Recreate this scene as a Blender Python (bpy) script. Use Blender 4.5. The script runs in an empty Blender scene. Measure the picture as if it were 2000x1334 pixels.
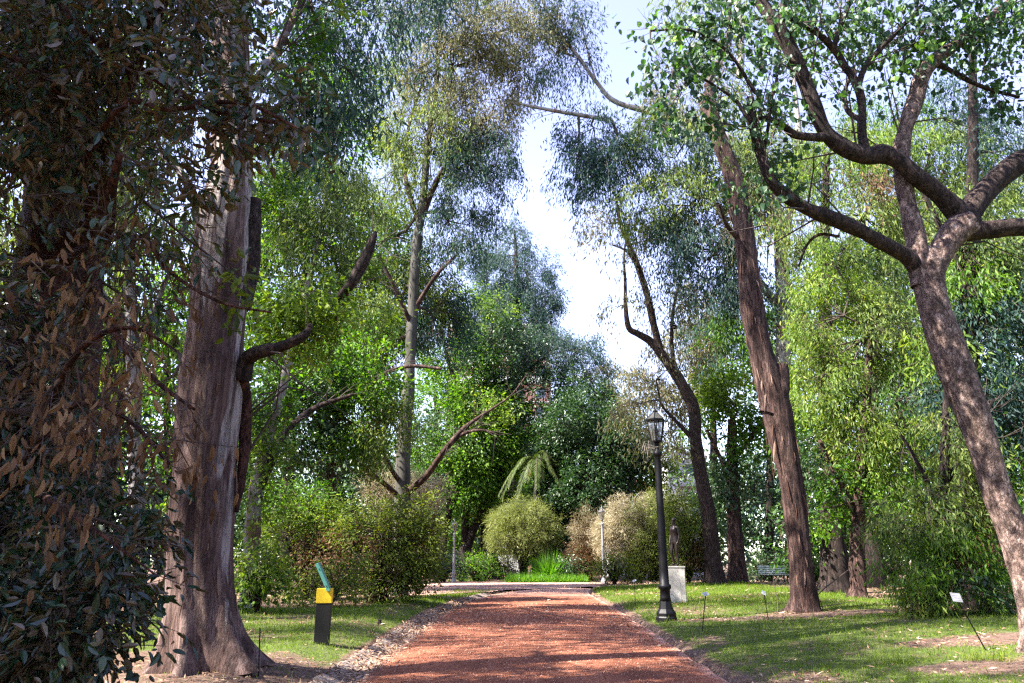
import bpy, bmesh, math, random
import numpy as np
from mathutils import Vector, Matrix

sc = bpy.context.scene
R = math.radians
# ------------------------------------------------------------------ camera, sky, sun, exposure
EYE = 1.6
PITCH = R(16.5)
FPX = 1444.0
cam_d = bpy.data.cameras.new('camera')
cam_d.sensor_width = 36.0
cam_d.lens = FPX / 2000.0 * 36.0
cam_d.clip_start = 0.1
cam_d.clip_end = 3000
cam = bpy.data.objects.new('camera', cam_d)
sc.collection.objects.link(cam)
cam.location = (0, 0, EYE)
cam.rotation_euler = (R(90) + PITCH, 0, 0)
sc.camera = cam

SUN_EL, SUN_AZ = R(50), R(-112)       # azimuth from +Y, clockwise; the sun stands left, a little behind
sun_dir = Vector((math.sin(SUN_AZ) * math.cos(SUN_EL), math.cos(SUN_AZ) * math.cos(SUN_EL), math.sin(SUN_EL)))
w = bpy.data.worlds.new('World'); sc.world = w; w.use_nodes = True
nt = w.node_tree; bg = nt.nodes['Background']
sky = nt.nodes.new('ShaderNodeTexSky'); sky.sky_type = 'NISHITA'; sky.sun_disc = False
sky.sun_elevation = SUN_EL; sky.sun_rotation = SUN_AZ
sky.air_density = 1.0; sky.dust_density = 0.5; sky.ozone_density = 1.5
hs = nt.nodes.new('ShaderNodeHueSaturation'); hs.inputs['Saturation'].default_value = .85; hs.inputs['Value'].default_value = .95; hs.inputs['Hue'].default_value = .53
nt.links.new(sky.outputs[0], hs.inputs['Color']); nt.links.new(hs.outputs[0], bg.inputs[0]); bg.inputs[1].default_value = 0.12
sl = bpy.data.lights.new('sun', 'SUN'); sl.energy = 5.0; sl.angle = R(0.53); sl.color = (1.0, 0.94, 0.85)
so = bpy.data.objects.new('sun', sl); sc.collection.objects.link(so)
so.rotation_euler = (-sun_dir).to_track_quat('-Z', 'Y').to_euler()
sc.view_settings.view_transform = 'Standard'
sc.view_settings.look = 'None'
sc.view_settings.exposure = 2.6
sc.view_settings.gamma = 1.0
cy = sc.cycles
cy.max_bounces = 5; cy.diffuse_bounces = 3; cy.glossy_bounces = 2; cy.transmission_bounces = 4
cy.transparent_max_bounces = 4; cy.caustics_reflective = False; cy.caustics_refractive = False
cy.sample_clamp_indirect = 4.0
cy.use_denoising = False; cy.pixel_filter_type = 'BLACKMAN_HARRIS'; cy.filter_width = 1.35

rng = np.random.default_rng(11)
random.seed(4)
C = sc.collection

# ------------------------------------------------------------------ places in the garden
cp, sp_ = math.cos(PITCH), math.sin(PITCH)
def ray(px, py):
    v = 667.0 - py
    return (px - 1000.0, FPX * cp - v * sp_, FPX * sp_ + v * cp)
def P(px, py, Y):
    d = ray(px, py); s = Y / d[1]
    return np.array([d[0] * s, Y, EYE + d[2] * s])
def S(py, Y):                         # metres per photo pixel at that spot
    return Y / ray(1000, py)[1]
YS = np.array([-6, 5, 11, 24, 32, 39, 43, 46, 50])
LX = np.array([-2.1, -2.1, -2.16, -2.2, -1.8, -1.0, 0.0, 1.0, 2.0])
RXX = np.array([2.8, 2.8, 3.0, 3.55, 3.75, 3.9, 4.2, 4.6, 5.2])
def Le(y): return np.interp(y, YS, LX)
def Ri(y): return np.interp(y, YS, RXX)
def sm(a, b, t):
    t = np.clip((t - a) / (b - a), 0, 1); return t * t * (3 - 2 * t)
_lat = rng.random((32, 32, 32))
def noise(p):
    p = np.asarray(p, float); i = np.floor(p).astype(int); f = p - i; f = f * f * (3 - 2 * f)
    r = 0
    for dx in (0, 1):
        wx = f[..., 0] if dx else 1 - f[..., 0]
        for dy in (0, 1):
            wy = f[..., 1] if dy else 1 - f[..., 1]
            for dz in (0, 1):
                wz = f[..., 2] if dz else 1 - f[..., 2]
                r = r + wx * wy * wz * _lat[(i[..., 0] + dx) & 31, (i[..., 1] + dy) & 31, (i[..., 2] + dz) & 31]
    return r
def n2(x, y, s, o=0.0):
    return noise(np.stack([x * s + o, y * s + 3.3, np.full_like(x, o + 0.5)], -1))
def H(x, y):
    x = np.asarray(x, float); y = np.asarray(y, float)
    dl = Le(y) - 0.55 - x; dr = x - Ri(y) - 0.1
    hl = 0.16 * sm(0, 1.2, dl) * (1 - sm(30, 38, y)) + 0.10 * sm(3, 9, dl) * (1 - sm(28, 38, y))
    hr = (0.10 * sm(0, 0.8, dr) + 0.26 * sm(0.5, 7, dr)) * (1 - sm(46, 58, y))
    inside = (dl < 0) & (dr < 0)
    b = np.where(inside, -0.10, 0.0) * (y < 52)
    b = np.where((dl < 0) & (dl > -0.62) & (y < 40), -0.19, b)
    rough = 0.03 * (n2(x, y, 0.7) - 0.5) + 0.05 * (n2(x, y, 0.25, 5.0) - 0.5)
    return hl + hr + b + rough * (~inside)
def G(px, py):
    d = ray(px, py); z = 0.0; Y = 20.0
    for _ in range(30):
        Y = (EYE - z) / -d[2] * d[1]
        z = 0.5 * z + 0.5 * float(H(d[0] * Y / d[1], Y))
    return np.array([d[0] * Y / d[1], Y, float(H(d[0] * Y / d[1], Y))])

# ------------------------------------------------------------------ object helpers
def tag(o, label=None, cat=None, group=None, kind=None):
    if label: o['label'] = label
    if cat: o['category'] = cat
    if group: o['group'] = group
    if kind: o['kind'] = kind
    return o
def empty(name, loc, label, cat, group=None, rz=0.0):
    o = bpy.data.objects.new(name, None); C.objects.link(o)
    o.location = tuple(float(v) for v in loc); o.rotation_euler = (0, 0, rz); o.empty_display_size = 0.2
    return tag(o, label, cat, group)
def raw_mesh(name, V, F, mats, var=None, mi=None, smooth=False):
    """V (n,3); F list of (m,k) int arrays"""
    V = np.asarray(V, np.float32)
    me = bpy.data.meshes.new(name)
    me.vertices.add(len(V)); me.vertices.foreach_set('co', V.ravel())
    F = [np.asarray(f, np.int32) for f in F if len(f)]
    ln = np.concatenate([np.full(len(f), f.shape[1], np.int32) for f in F])
    lp = np.concatenate([f.ravel() for f in F])
    me.loops.add(len(lp)); me.loops.foreach_set('vertex_index', lp)
    me.polygons.add(len(ln))
    st = np.concatenate([[0], np.cumsum(ln)[:-1]]).astype(np.int32)
    me.polygons.foreach_set('loop_start', st)
    if mi is not None: me.polygons.foreach_set('material_index', np.asarray(mi, np.int32))
    me.polygons.foreach_set('use_smooth', np.full(len(ln), smooth, bool))
    if var is not None:
        a = me.attributes.new('var', 'FLOAT', 'POINT'); a.data.foreach_set('value', np.asarray(var, np.float32))
    for m in (mats if isinstance(mats, (list, tuple)) else [mats]): me.materials.append(m)
    me.update(calc_edges=True)
    return me
def link(name, me, parent=None, loc=None):
    o = bpy.data.objects.new(name, me); C.objects.link(o)
    if parent is not None:
        o.parent = parent
        if loc is None: o.location = tuple(-parent.location) if parent.rotation_euler.z == 0 else (0, 0, 0)
    if loc is not None: o.location = loc
    return o
def bmobj(name, bm, mat, parent=None, smooth=False, local=True):
    bmesh.ops.recalc_face_normals(bm, faces=bm.faces)
    me = bpy.data.meshes.new(name); bm.to_mesh(me); bm.free()
    me.materials.append(mat)
    if smooth:
        for p in me.polygons: p.use_smooth = True
    o = bpy.data.objects.new(name, me); C.objects.link(o)
    if parent is not None: o.parent = parent
    return o
def box(bm, c, s, rot=None, bev=0.0):
    b2 = bmesh.new(); bmesh.ops.create_cube(b2, size=1)
    bmesh.ops.scale(b2, vec=s, verts=b2.verts)
    if bev: bmesh.ops.bevel(b2, geom=b2.edges[:], offset=bev, segments=2, affect='EDGES', profile=0.6)
    M = Matrix.Translation(c) @ (rot.to_4x4() if rot is not None else Matrix())
    bmesh.ops.transform(b2, matrix=M, verts=b2.verts)
    me = bpy.data.meshes.new('t'); b2.to_mesh(me); b2.free(); bm.from_mesh(me); bpy.data.meshes.remove(me)
def lathe(bm, prof, n=20, c=(0, 0), rot=0.0):
    rings = []
    for r, z in prof:
        rings.append([bm.verts.new((c[0] + r * math.cos(rot + 2 * math.pi * k / n), c[1] + r * math.sin(rot + 2 * math.pi * k / n), z)) for k in range(n)])
    for a, b in zip(rings, rings[1:]):
        for k in range(n): bm.faces.new((a[k], a[(k + 1) % n], b[(k + 1) % n], b[k]))
    bm.faces.new(rings[0][::-1]); bm.faces.new(rings[-1])
def bar(bm, a, b, r, n=6):
    a = Vector(a); b = Vector(b); d = (b - a).normalized()
    u = d.orthogonal().normalized(); v = d.cross(u)
    q = [[bm.verts.new(p + (u * math.cos(t) + v * math.sin(t)) * r) for t in [2 * math.pi * k / n for k in range(n)]] for p in (a, b)]
    for k in range(n): bm.faces.new((q[0][k], q[0][(k + 1) % n], q[1][(k + 1) % n], q[1][k]))
    bm.faces.new(q[0][::-1]); bm.faces.new(q[1])

# ------------------------------------------------------------------ materials
def newmat(name):
    m = bpy.data.materials.new(name); m.use_nodes = True
    n = m.node_tree; b = n.nodes['Principled BSDF']
    return m, n, b
def N(n, t, **k):
    x = n.nodes.new(t)
    for a, v in k.items(): setattr(x, a, v)
    return x
def ramp(n, cols, pos=None):
    r = N(n, 'ShaderNodeValToRGB'); e = r.color_ramp.elements
    pos = pos or [i / (len(cols) - 1) for i in range(len(cols))]
    while len(e) < len(cols): e.new(0.5)
    for i, (c, p) in enumerate(zip(cols, pos)): e[i].position = p; e[i].color = (*c, 1)
    return r
def plain(name, col, rough=0.6, metal=0.0, var=0.25, scale=6.0, bump=0.1, spec=0.4):
    m, n, b = newmat(name)
    tc = N(n, 'ShaderNodeTexCoord'); nz = N(n, 'ShaderNodeTexNoise'); nz.inputs['Scale'].default_value = scale; nz.inputs['Detail'].default_value = 6
    n.links.new(tc.outputs['Object'], nz.inputs['Vector'])
    r = ramp(n, [tuple(c * (1 - var) for c in col), col, tuple(min(1, c * (1 + var)) for c in col)], [0.3, 0.5, 0.7])
    n.links.new(nz.outputs['Fac'], r.inputs[0]); n.links.new(r.outputs[0], b.inputs['Base Color'])
    b.inputs['Roughness'].default_value = rough; b.inputs['Metallic'].default_value = metal; b.inputs['Specular IOR Level'].default_value = spec
    if bump:
        bp = N(n, 'ShaderNodeBump'); bp.inputs['Strength'].default_value = bump; bp.inputs['Distance'].default_value = 0.02
        n.links.new(nz.outputs['Fac'], bp.inputs['Height']); n.links.new(bp.outputs[0], b.inputs['Normal'])
    return m
def leafmat(name, cols, trans, tfac=0.46, rough=0.5, spec=0.22, back=None, pos=None):
    m, n, b = newmat(name)
    cols = [tuple(max(.002, l_ + (v - l_) * 1.15) for v in c) for c in cols for l_ in [.3 * c[0] + .6 * c[1] + .1 * c[2]]]
    at = N(n, 'ShaderNodeAttribute'); at.attribute_name = 'var'
    r = ramp(n, cols, pos); n.links.new(at.outputs['Fac'], r.inputs[0])
    colout = r.outputs[0]
    if back:
        g = N(n, 'ShaderNodeNewGeometry'); mx = N(n, 'ShaderNodeMix', data_type='RGBA')
        n.links.new(g.outputs['Backfacing'], mx.inputs[0]); n.links.new(colout, mx.inputs[6]); mx.inputs[7].default_value = (*back, 1)
        colout = mx.outputs[2]
    n.links.new(colout, b.inputs['Base Color'])
    b.inputs['Roughness'].default_value = rough; b.inputs['Specular IOR Level'].default_value = spec
    tr = N(n, 'ShaderNodeBsdfTranslucent')
    mt = N(n, 'ShaderNodeMix', data_type='RGBA', blend_type='MULTIPLY'); mt.inputs[0].default_value = 1
    n.links.new(r.outputs[0], mt.inputs[6]); mt.inputs[7].default_value = (*trans, 1)
    sc2 = N(n, 'ShaderNodeMix', data_type='RGBA'); sc2.inputs[0].default_value = 1.0
    n.links.new(mt.outputs[2], tr.inputs['Color'])
    ms = N(n, 'ShaderNodeMixShader'); ms.inputs[0].default_value = tfac
    n.links.new(b.outputs[0], ms.inputs[1]); n.links.new(tr.outputs[0], ms.inputs[2])
    n.links.new(ms.outputs[0], n.nodes['Material Output'].inputs[0])
    return m
def bark(name, cols, pos, stretch=0.22, scale=5.0, rough=0.85, bump=0.6, patch=None, patch_amt=0.55, fine=16.0, dist=0.05, patch_up=0.0, crack=.75):
    m, n, b = newmat(name)
    tc = N(n, 'ShaderNodeTexCoord'); mp = N(n, 'ShaderNodeMapping'); mp.inputs['Scale'].default_value = (1, 1, stretch)
    n.links.new(tc.outputs['Object'], mp.inputs[0])
    nz = N(n, 'ShaderNodeTexNoise'); nz.inputs['Scale'].default_value = scale; nz.inputs['Detail'].default_value = 8; nz.inputs['Roughness'].default_value = 0.62; nz.inputs['Distortion'].default_value = 0.6
    n.links.new(mp.outputs[0], nz.inputs['Vector'])
    r = ramp(n, cols, pos); n.links.new(nz.outputs['Fac'], r.inputs[0]); out = r.outputs[0]
    nf = N(n, 'ShaderNodeTexNoise'); nf.inputs['Scale'].default_value = fine; nf.inputs['Detail'].default_value = 6; nf.inputs['Roughness'].default_value = 0.7
    n.links.new(mp.outputs[0], nf.inputs['Vector'])
    if patch:
        n3 = N(n, 'ShaderNodeTexNoise'); n3.inputs['Scale'].default_value = scale * 0.45; n3.inputs['Detail'].default_value = 4; n3.inputs['Distortion'].default_value = 1.0
        mp2 = N(n, 'ShaderNodeMapping'); mp2.inputs['Scale'].default_value = (1, 1, stretch * 0.8); mp2.inputs['Location'].default_value = (7, 3, 1)
        n.links.new(tc.outputs['Object'], mp2.inputs[0]); n.links.new(mp2.outputs[0], n3.inputs['Vector'])
        sx = N(n, 'ShaderNodeSeparateXYZ'); n.links.new(tc.outputs['Object'], sx.inputs[0])
        mr = N(n, 'ShaderNodeMapRange'); n.links.new(sx.outputs['Z'], mr.inputs['Value']); mr.inputs['From Min'].default_value = 2.5; mr.inputs['From Max'].default_value = 7.0; mr.inputs['To Max'].default_value = patch_up
        az = N(n, 'ShaderNodeMath', operation='ADD'); n.links.new(n3.outputs['Fac'], az.inputs[0]); n.links.new(mr.outputs[0], az.inputs[1])
        pr = ramp(n, [(0, 0, 0), (1, 1, 1)], [patch_amt, patch_amt + 0.03]); n.links.new(az.outputs[0], pr.inputs[0])
        mx = N(n, 'ShaderNodeMix', data_type='RGBA'); n.links.new(pr.outputs[0], mx.inputs[0]); n.links.new(out, mx.inputs[6]); mx.inputs[7].default_value = (*patch, 1)
        out = mx.outputs[2]
    fr = ramp(n, [(0.55, 0.55, 0.55), (1.15, 1.15, 1.15)], [0.3, 0.7]); n.links.new(nf.outputs['Fac'], fr.inputs[0])
    mm = N(n, 'ShaderNodeMix', data_type='RGBA', blend_type='MULTIPLY'); mm.inputs[0].default_value = 0.8
    n.links.new(out, mm.inputs[6]); n.links.new(fr.outputs[0], mm.inputs[7])
    vc = N(n, 'ShaderNodeTexVoronoi', feature='DISTANCE_TO_EDGE'); vc.inputs['Scale'].default_value = fine * .55
    wv = N(n, 'ShaderNodeVectorMath', operation='ADD'); sv = N(n, 'ShaderNodeVectorMath', operation='SCALE'); sv.inputs['Scale'].default_value = .35
    n.links.new(nf.outputs['Color'], sv.inputs[0]); n.links.new(mp.outputs[0], wv.inputs[0]); n.links.new(sv.outputs[0], wv.inputs[1]); n.links.new(wv.outputs[0], vc.inputs['Vector'])
    vr = ramp(n, [(1 - crack,) * 3, (1, 1, 1)], [.0, .10]); n.links.new(vc.outputs['Distance'], vr.inputs[0])
    m4 = N(n, 'ShaderNodeMix', data_type='RGBA', blend_type='MULTIPLY'); m4.inputs[0].default_value = 1
    n.links.new(mm.outputs[2], m4.inputs[6]); n.links.new(vr.outputs[0], m4.inputs[7])
    n.links.new(m4.outputs[2], b.inputs['Base Color'])
    b.inputs['Roughness'].default_value = rough; b.inputs['Specular IOR Level'].default_value = 0.2
    a0 = N(n, 'ShaderNodeMath', operation='ADD'); n.links.new(nz.outputs['Fac'], a0.inputs[0]); n.links.new(nf.outputs['Fac'], a0.inputs[1])
    ad = N(n, 'ShaderNodeMath', operation='MULTIPLY_ADD'); n.links.new(vr.outputs[0], ad.inputs[0]); ad.inputs[1].default_value = crack * .8; n.links.new(a0.outputs[0], ad.inputs[2])
    bp = N(n, 'ShaderNodeBump'); bp.inputs['Strength'].default_value = bump; bp.inputs['Distance'].default_value = dist
    n.links.new(ad.outputs[0], bp.inputs['Height']); n.links.new(bp.outputs[0], b.inputs['Normal'])
    return m

M = {}
M['euc'] = leafmat('eucalyptus_leaf', [(.026, .050, .024), (.075, .115, .042), (.17, .22, .070), (.31, .32, .14)], (1.7, 1.6, .5))
M['euc_blue'] = leafmat('bluish_eucalyptus_leaf', [(.012, .030, .034), (.028, .058, .056), (.062, .10, .082), (.17, .19, .16)], (1.3, 1.5, .7))
M['euc_tan'] = leafmat('greyish_eucalyptus_leaf', [(.06, .07, .04), (.12, .13, .07), (.20, .18, .11), (.28, .22, .16)], (1.4, 1.3, .7))
M['bright'] = leafmat('bright_green_leaf', [(.032, .068, .018), (.085, .145, .032), (.165, .22, .052), (.31, .34, .11)], (1.55, 1.6, .5), 0.45)
M['green'] = leafmat('mid_green_leaf', [(.016, .042, .012), (.050, .105, .02), (.11, .19, .034), (.22, .28, .07)], (1.7, 1.9, .4), 0.42)
M['dark'] = leafmat('dark_green_leaf', [(.016, .036, .018), (.030, .062, .026), (.055, .095, .036), (.09, .14, .055)], (1.4, 1.7, .5), 0.28, rough=.42, spec=.5)
M['magnolia'] = leafmat('glossy_two_sided_leaf', [(.010, .026, .018), (.022, .048, .028), (.04, .07, .03), (.10, .12, .04)], (1.5, 1.5, .4), 0.25, rough=.28, spec=.6, back=(.10, .070, .036))
M['dead'] = leafmat('dry_brown_leaf', [(.075, .046, .030), (.14, .088, .052), (.225, .15, .088), (.33, .25, .16)], (1.3, 1.1, .7), 0.35, rough=.7, spec=.2)
M['heart'] = leafmat('heart_shaped_leaf', [(.014, .032, .022), (.030, .062, .034), (.055, .105, .040), (.15, .25, .04)], (1.6, 1.9, .5), 0.38, rough=.5, spec=.35)
M['needle'] = leafmat('fine_pale_needle', [(.07, .085, .035), (.15, .17, .065), (.25, .27, .11), (.36, .35, .20)], (1.2, 1.3, .6), 0.4, rough=.6)
M['beige'] = leafmat('beige_flower_spray', [(.17, .14, .09), (.33, .29, .20), (.47, .43, .32), (.58, .54, .43)], (1.1, 1.05, .8), 0.35, rough=.7, spec=.2)
M['brownleaf'] = leafmat('brown_dry_foliage', [(.05, .03, .02), (.10, .06, .035), (.16, .10, .06), (.14, .13, .05)], (1.2, 1.0, .7), 0.3, rough=.7, spec=.2)
M['mixbush'] = leafmat('olive_shrub_leaf', [(.035, .05, .018), (.09, .13, .03), (.16, .20, .05), (.24, .20, .11)], (1.6, 1.6, .5), 0.4)
M['lily'] = leafmat('lush_blade_leaf', [(.030, .075, .018), (.065, .14, .030), (.12, .22, .045), (.20, .30, .08)], (1.5, 1.8, .4), 0.4, rough=.35)
M['grassb'] = leafmat('lawn_blade', [(.048, .085, .015), (.098, .155, .024), (.155, .215, .034), (.26, .24, .09)], (1.6, 1.7, .5), 0.4, rough=.6, spec=.3)
M['litter'] = leafmat('fallen_leaf', [(.10, .05, .035), (.22, .13, .09), (.36, .25, .18), (.50, .40, .33)], (1, 1, 1), 0.1, rough=.8, spec=.2)
M['palm'] = leafmat('palm_leaflet', [(.02, .042, .016), (.05, .08, .025), (.095, .125, .04), (.18, .20, .08)], (1.5, 1.6, .4), 0.4)
M['peel'] = leafmat('shed_bark_strip', [(.05, .028, .022), (.11, .065, .05), (.20, .13, .10), (.32, .25, .21)], (1, .8, .7), .1, rough=.85, spec=.15)
M['twig'] = plain('twig_bark', (.050, .034, .028), .85, var=.35, bump=0)
M['twig_grey'] = plain('grey_twig_bark', (.18, .155, .14), .8, var=.3, bump=0)
M['bark_big'] = bark('peeling_purple_brown_bark', [(.036, .020, .017), (.095, .056, .048), (.175, .115, .100), (.28, .21, .19)], [.30, .46, .58, .75], .12, 4.0, patch=(.33, .275, .255), patch_amt=.64, patch_up=.15, bump=.8, crack=.45, fine=12)
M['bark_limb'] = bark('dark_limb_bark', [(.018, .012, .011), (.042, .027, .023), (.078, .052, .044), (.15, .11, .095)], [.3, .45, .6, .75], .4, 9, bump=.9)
M['bark_pink'] = bark('pinkish_brown_bark', [(.022, .012, .011), (.062, .033, .028), (.125, .075, .060), (.27, .19, .165)], [.30, .46, .6, .75], .14, 5, bump=.9)
M['bark_mott'] = bark('mottled_tan_bark', [(.065, .042, .036), (.165, .108, .090), (.28, .195, .165), (.43, .34, .30)], [.3, .45, .58, .72], .6, 8, bump=.8, patch=(.13, .09, .07), patch_amt=.60)
M['bark_dark'] = bark('dark_brown_bark', [(.010, .007, .007), (.024, .016, .014), (.050, .033, .028), (.10, .07, .058)], [.3, .46, .6, .75], .25, 7, bump=.9)
M['bark_red'] = bark('reddish_dark_bark', [(.030, .012, .009), (.075, .030, .020), (.12, .055, .038), (.16, .09, .07)], [.3, .46, .6, .75], .3, 7, bump=.9)
M['bark_grey'] = bark('smooth_grey_green_bark', [(.032, .030, .024), (.060, .056, .046), (.092, .085, .071), (.15, .135, .12)], [.3, .46, .6, .75], .3, 3, bump=.3, crack=.2)
M['bark_white'] = bark('pale_gum_bark', [(.10, .075, .065), (.20, .175, .165), (.29, .265, .255), (.38, .355, .35)], [.34, .44, .58, .75], .2, 4, bump=.3, patch=(.16, .09, .07), patch_amt=.58, crack=.25)

# ------------------------------------------------------------------ leaves
def tmpl(widths, ys, fold=.12, curl=0.0):
    V = [(0, 0, 0)]
    for wd, y in zip(widths, ys): V += [(-wd / 2, y, fold * wd), (0, y, -curl * y * y), (wd / 2, y, fold * wd)]
    V.append((0, 1, -curl)); k = len(widths); F = [(0, 2, 1), (0, 3, 2)]
    for i in range(k - 1):
        a = 1 + 3 * i; b = a + 3
        F += [(a, a + 1, b + 1), (a, b + 1, b), (a + 1, a + 2, b + 2), (a + 1, b + 2, b + 1)]
    a = 1 + 3 * (k - 1); t = len(V) - 1
    F += [(a, a + 1, t), (a + 1, a + 2, t)]
    return np.array(V, float), np.array(F)
T = {'lance': (np.array([(0, 0, 0), (-.5, .42, .12), (0, 1, -.05), (.5, .42, .12)], float), np.array([(0, 3, 2, 1)])),
     'ovate': tmpl([.8, 1.0, .55], [.2, .5, .82], .14, .15),
     'heart': tmpl([.95, 1.05, .6], [.08, .38, .74], .12, .2),
     'curled': tmpl([.7, .9, .5], [.2, .5, .8], .38, .35)}
def unit(v): return v / np.maximum(np.linalg.norm(v, axis=-1, keepdims=True), 1e-9)
class Acc:
    def __init__(s): s.V = []; s.F = []; s.v = []; s.mi = []; s.n = 0
    def add(s, V, F, var, mi):
        s.V.append(V); s.F.append((F + s.n)); s.v.append(var); s.mi.append(np.full(len(F), mi)); s.n += len(V)
    def build(s, name, mats, parent=None, smooth=False):
        s.mi = [np.where(m == 99, len(mats) - 1, m) for m in s.mi]
        V = np.concatenate(s.V)
        # group by face size
        F3 = [f for f in s.F if f.shape[1] == 3]; F4 = [f for f in s.F if f.shape[1] == 4]
        m3 = [m for f, m in zip(s.F, s.mi) if f.shape[1] == 3]; m4 = [m for f, m in zip(s.F, s.mi) if f.shape[1] == 4]
        fs = ([np.concatenate(F3)] if F3 else []) + ([np.concatenate(F4)] if F4 else [])
        me = raw_mesh(name, V, fs, mats, np.concatenate(s.v), np.concatenate(m3 + m4), smooth)
        return link(name, me, parent)
def put_leaves(acc, pos, axis, nrm, L, W, shape, var, mi=0):
    t, f = T[shape]; n = len(pos)
    side = unit(np.cross(axis, nrm)); nn = np.cross(side, axis)
    V = pos[:, None, :] + side[:, None, :] * (t[None, :, 0:1] * W[:, None, None]) + axis[:, None, :] * (t[None, :, 1:2] * L[:, None, None]) + nn[:, None, :] * (t[None, :, 2:3] * W[:, None, None])
    K = len(t)
    F = (f[None] + (np.arange(n) * K)[:, None, None]).reshape(-1, f.shape[1])
    acc.add(V.reshape(-1, 3), F, np.repeat(var, K), mi)
TW = 99      # twigs take the last material slot of the mesh
def sticks(acc, p0, p1, r0, r1, mi=TW, n=3):
    p0 = np.asarray(p0, float); p1 = np.asarray(p1, float); m = len(p0)
    d = unit(p1 - p0); u = unit(np.cross(d, np.where(np.abs(d[:, 2:3]) < .9, [[0, 0, 1.]], [[1., 0, 0]]))); v = np.cross(d, u)
    a = np.arange(n) * 2 * math.pi / n
    ring = u[:, None] * np.cos(a)[None, :, None] + v[:, None] * np.sin(a)[None, :, None]
    r0 = np.broadcast_to(np.asarray(r0, float), (m,))[:, None, None]; r1 = np.broadcast_to(np.asarray(r1, float), (m,))[:, None, None]
    V = np.concatenate([p0[:, None] + ring * r0, p1[:, None] + ring * r1], 1)
    f = np.array([(k, (k + 1) % n, n + (k + 1) % n, n + k) for k in range(n)])
    F = (f[None] + (np.arange(m) * 2 * n)[:, None, None]).reshape(-1, 4)
    acc.add(V.reshape(-1, 3), F, np.full(m * 2 * n, .5), mi)
# habit: leaf shape, length, width, leaves per spray, spray length, droop, hanging (0 flat .. 1 vertical)
HAB = {
    'euc':    dict(shape='lance', L=.24, W=.055, k=26, sl=.95, droop=.9, hang=.8, spread=.17),
    'eucfar': dict(shape='lance', L=.34, W=.08, k=24, sl=1.3, droop=.9, hang=.75, spread=.24),
    'weep':   dict(shape='lance', L=.22, W=.058, k=28, sl=.85, droop=.9, hang=.68, spread=.17),
    'broad':  dict(shape='lance', L=.20, W=.11, k=22, sl=.6, droop=.3, hang=.3, spread=.22),
    'broadn': dict(shape='ovate', L=.13, W=.06, k=16, sl=.5, droop=.3, hang=.35, spread=.13),
    'bfar':   dict(shape='lance', L=.34, W=.17, k=22, sl=.9, droop=.3, hang=.3, spread=.34),
    'mag':    dict(shape='lance', L=.32, W=.14, k=20, sl=.6, droop=.0, hang=.1, spread=.28),
    'magn':   dict(shape='ovate', L=.108, W=.044, k=13, sl=.40, droop=.15, hang=.4, spread=.055),
    'dead':   dict(shape='curled', L=.105, W=.036, k=8, sl=.45, droop=.6, hang=.85, spread=.06),
    'heart':  dict(shape='heart', L=.125, W=.10, k=10, sl=.5, droop=.25, hang=.7, spread=.12),
    'bush':   dict(shape='lance', L=.13, W=.05, k=24, sl=.55, droop=.1, hang=.15, spread=.12),
    'fine':   dict(shape='lance', L=.30, W=.028, k=40, sl=.75, droop=.15, hang=.1, spread=.16),
}
SKIRT = 0.06
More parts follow.
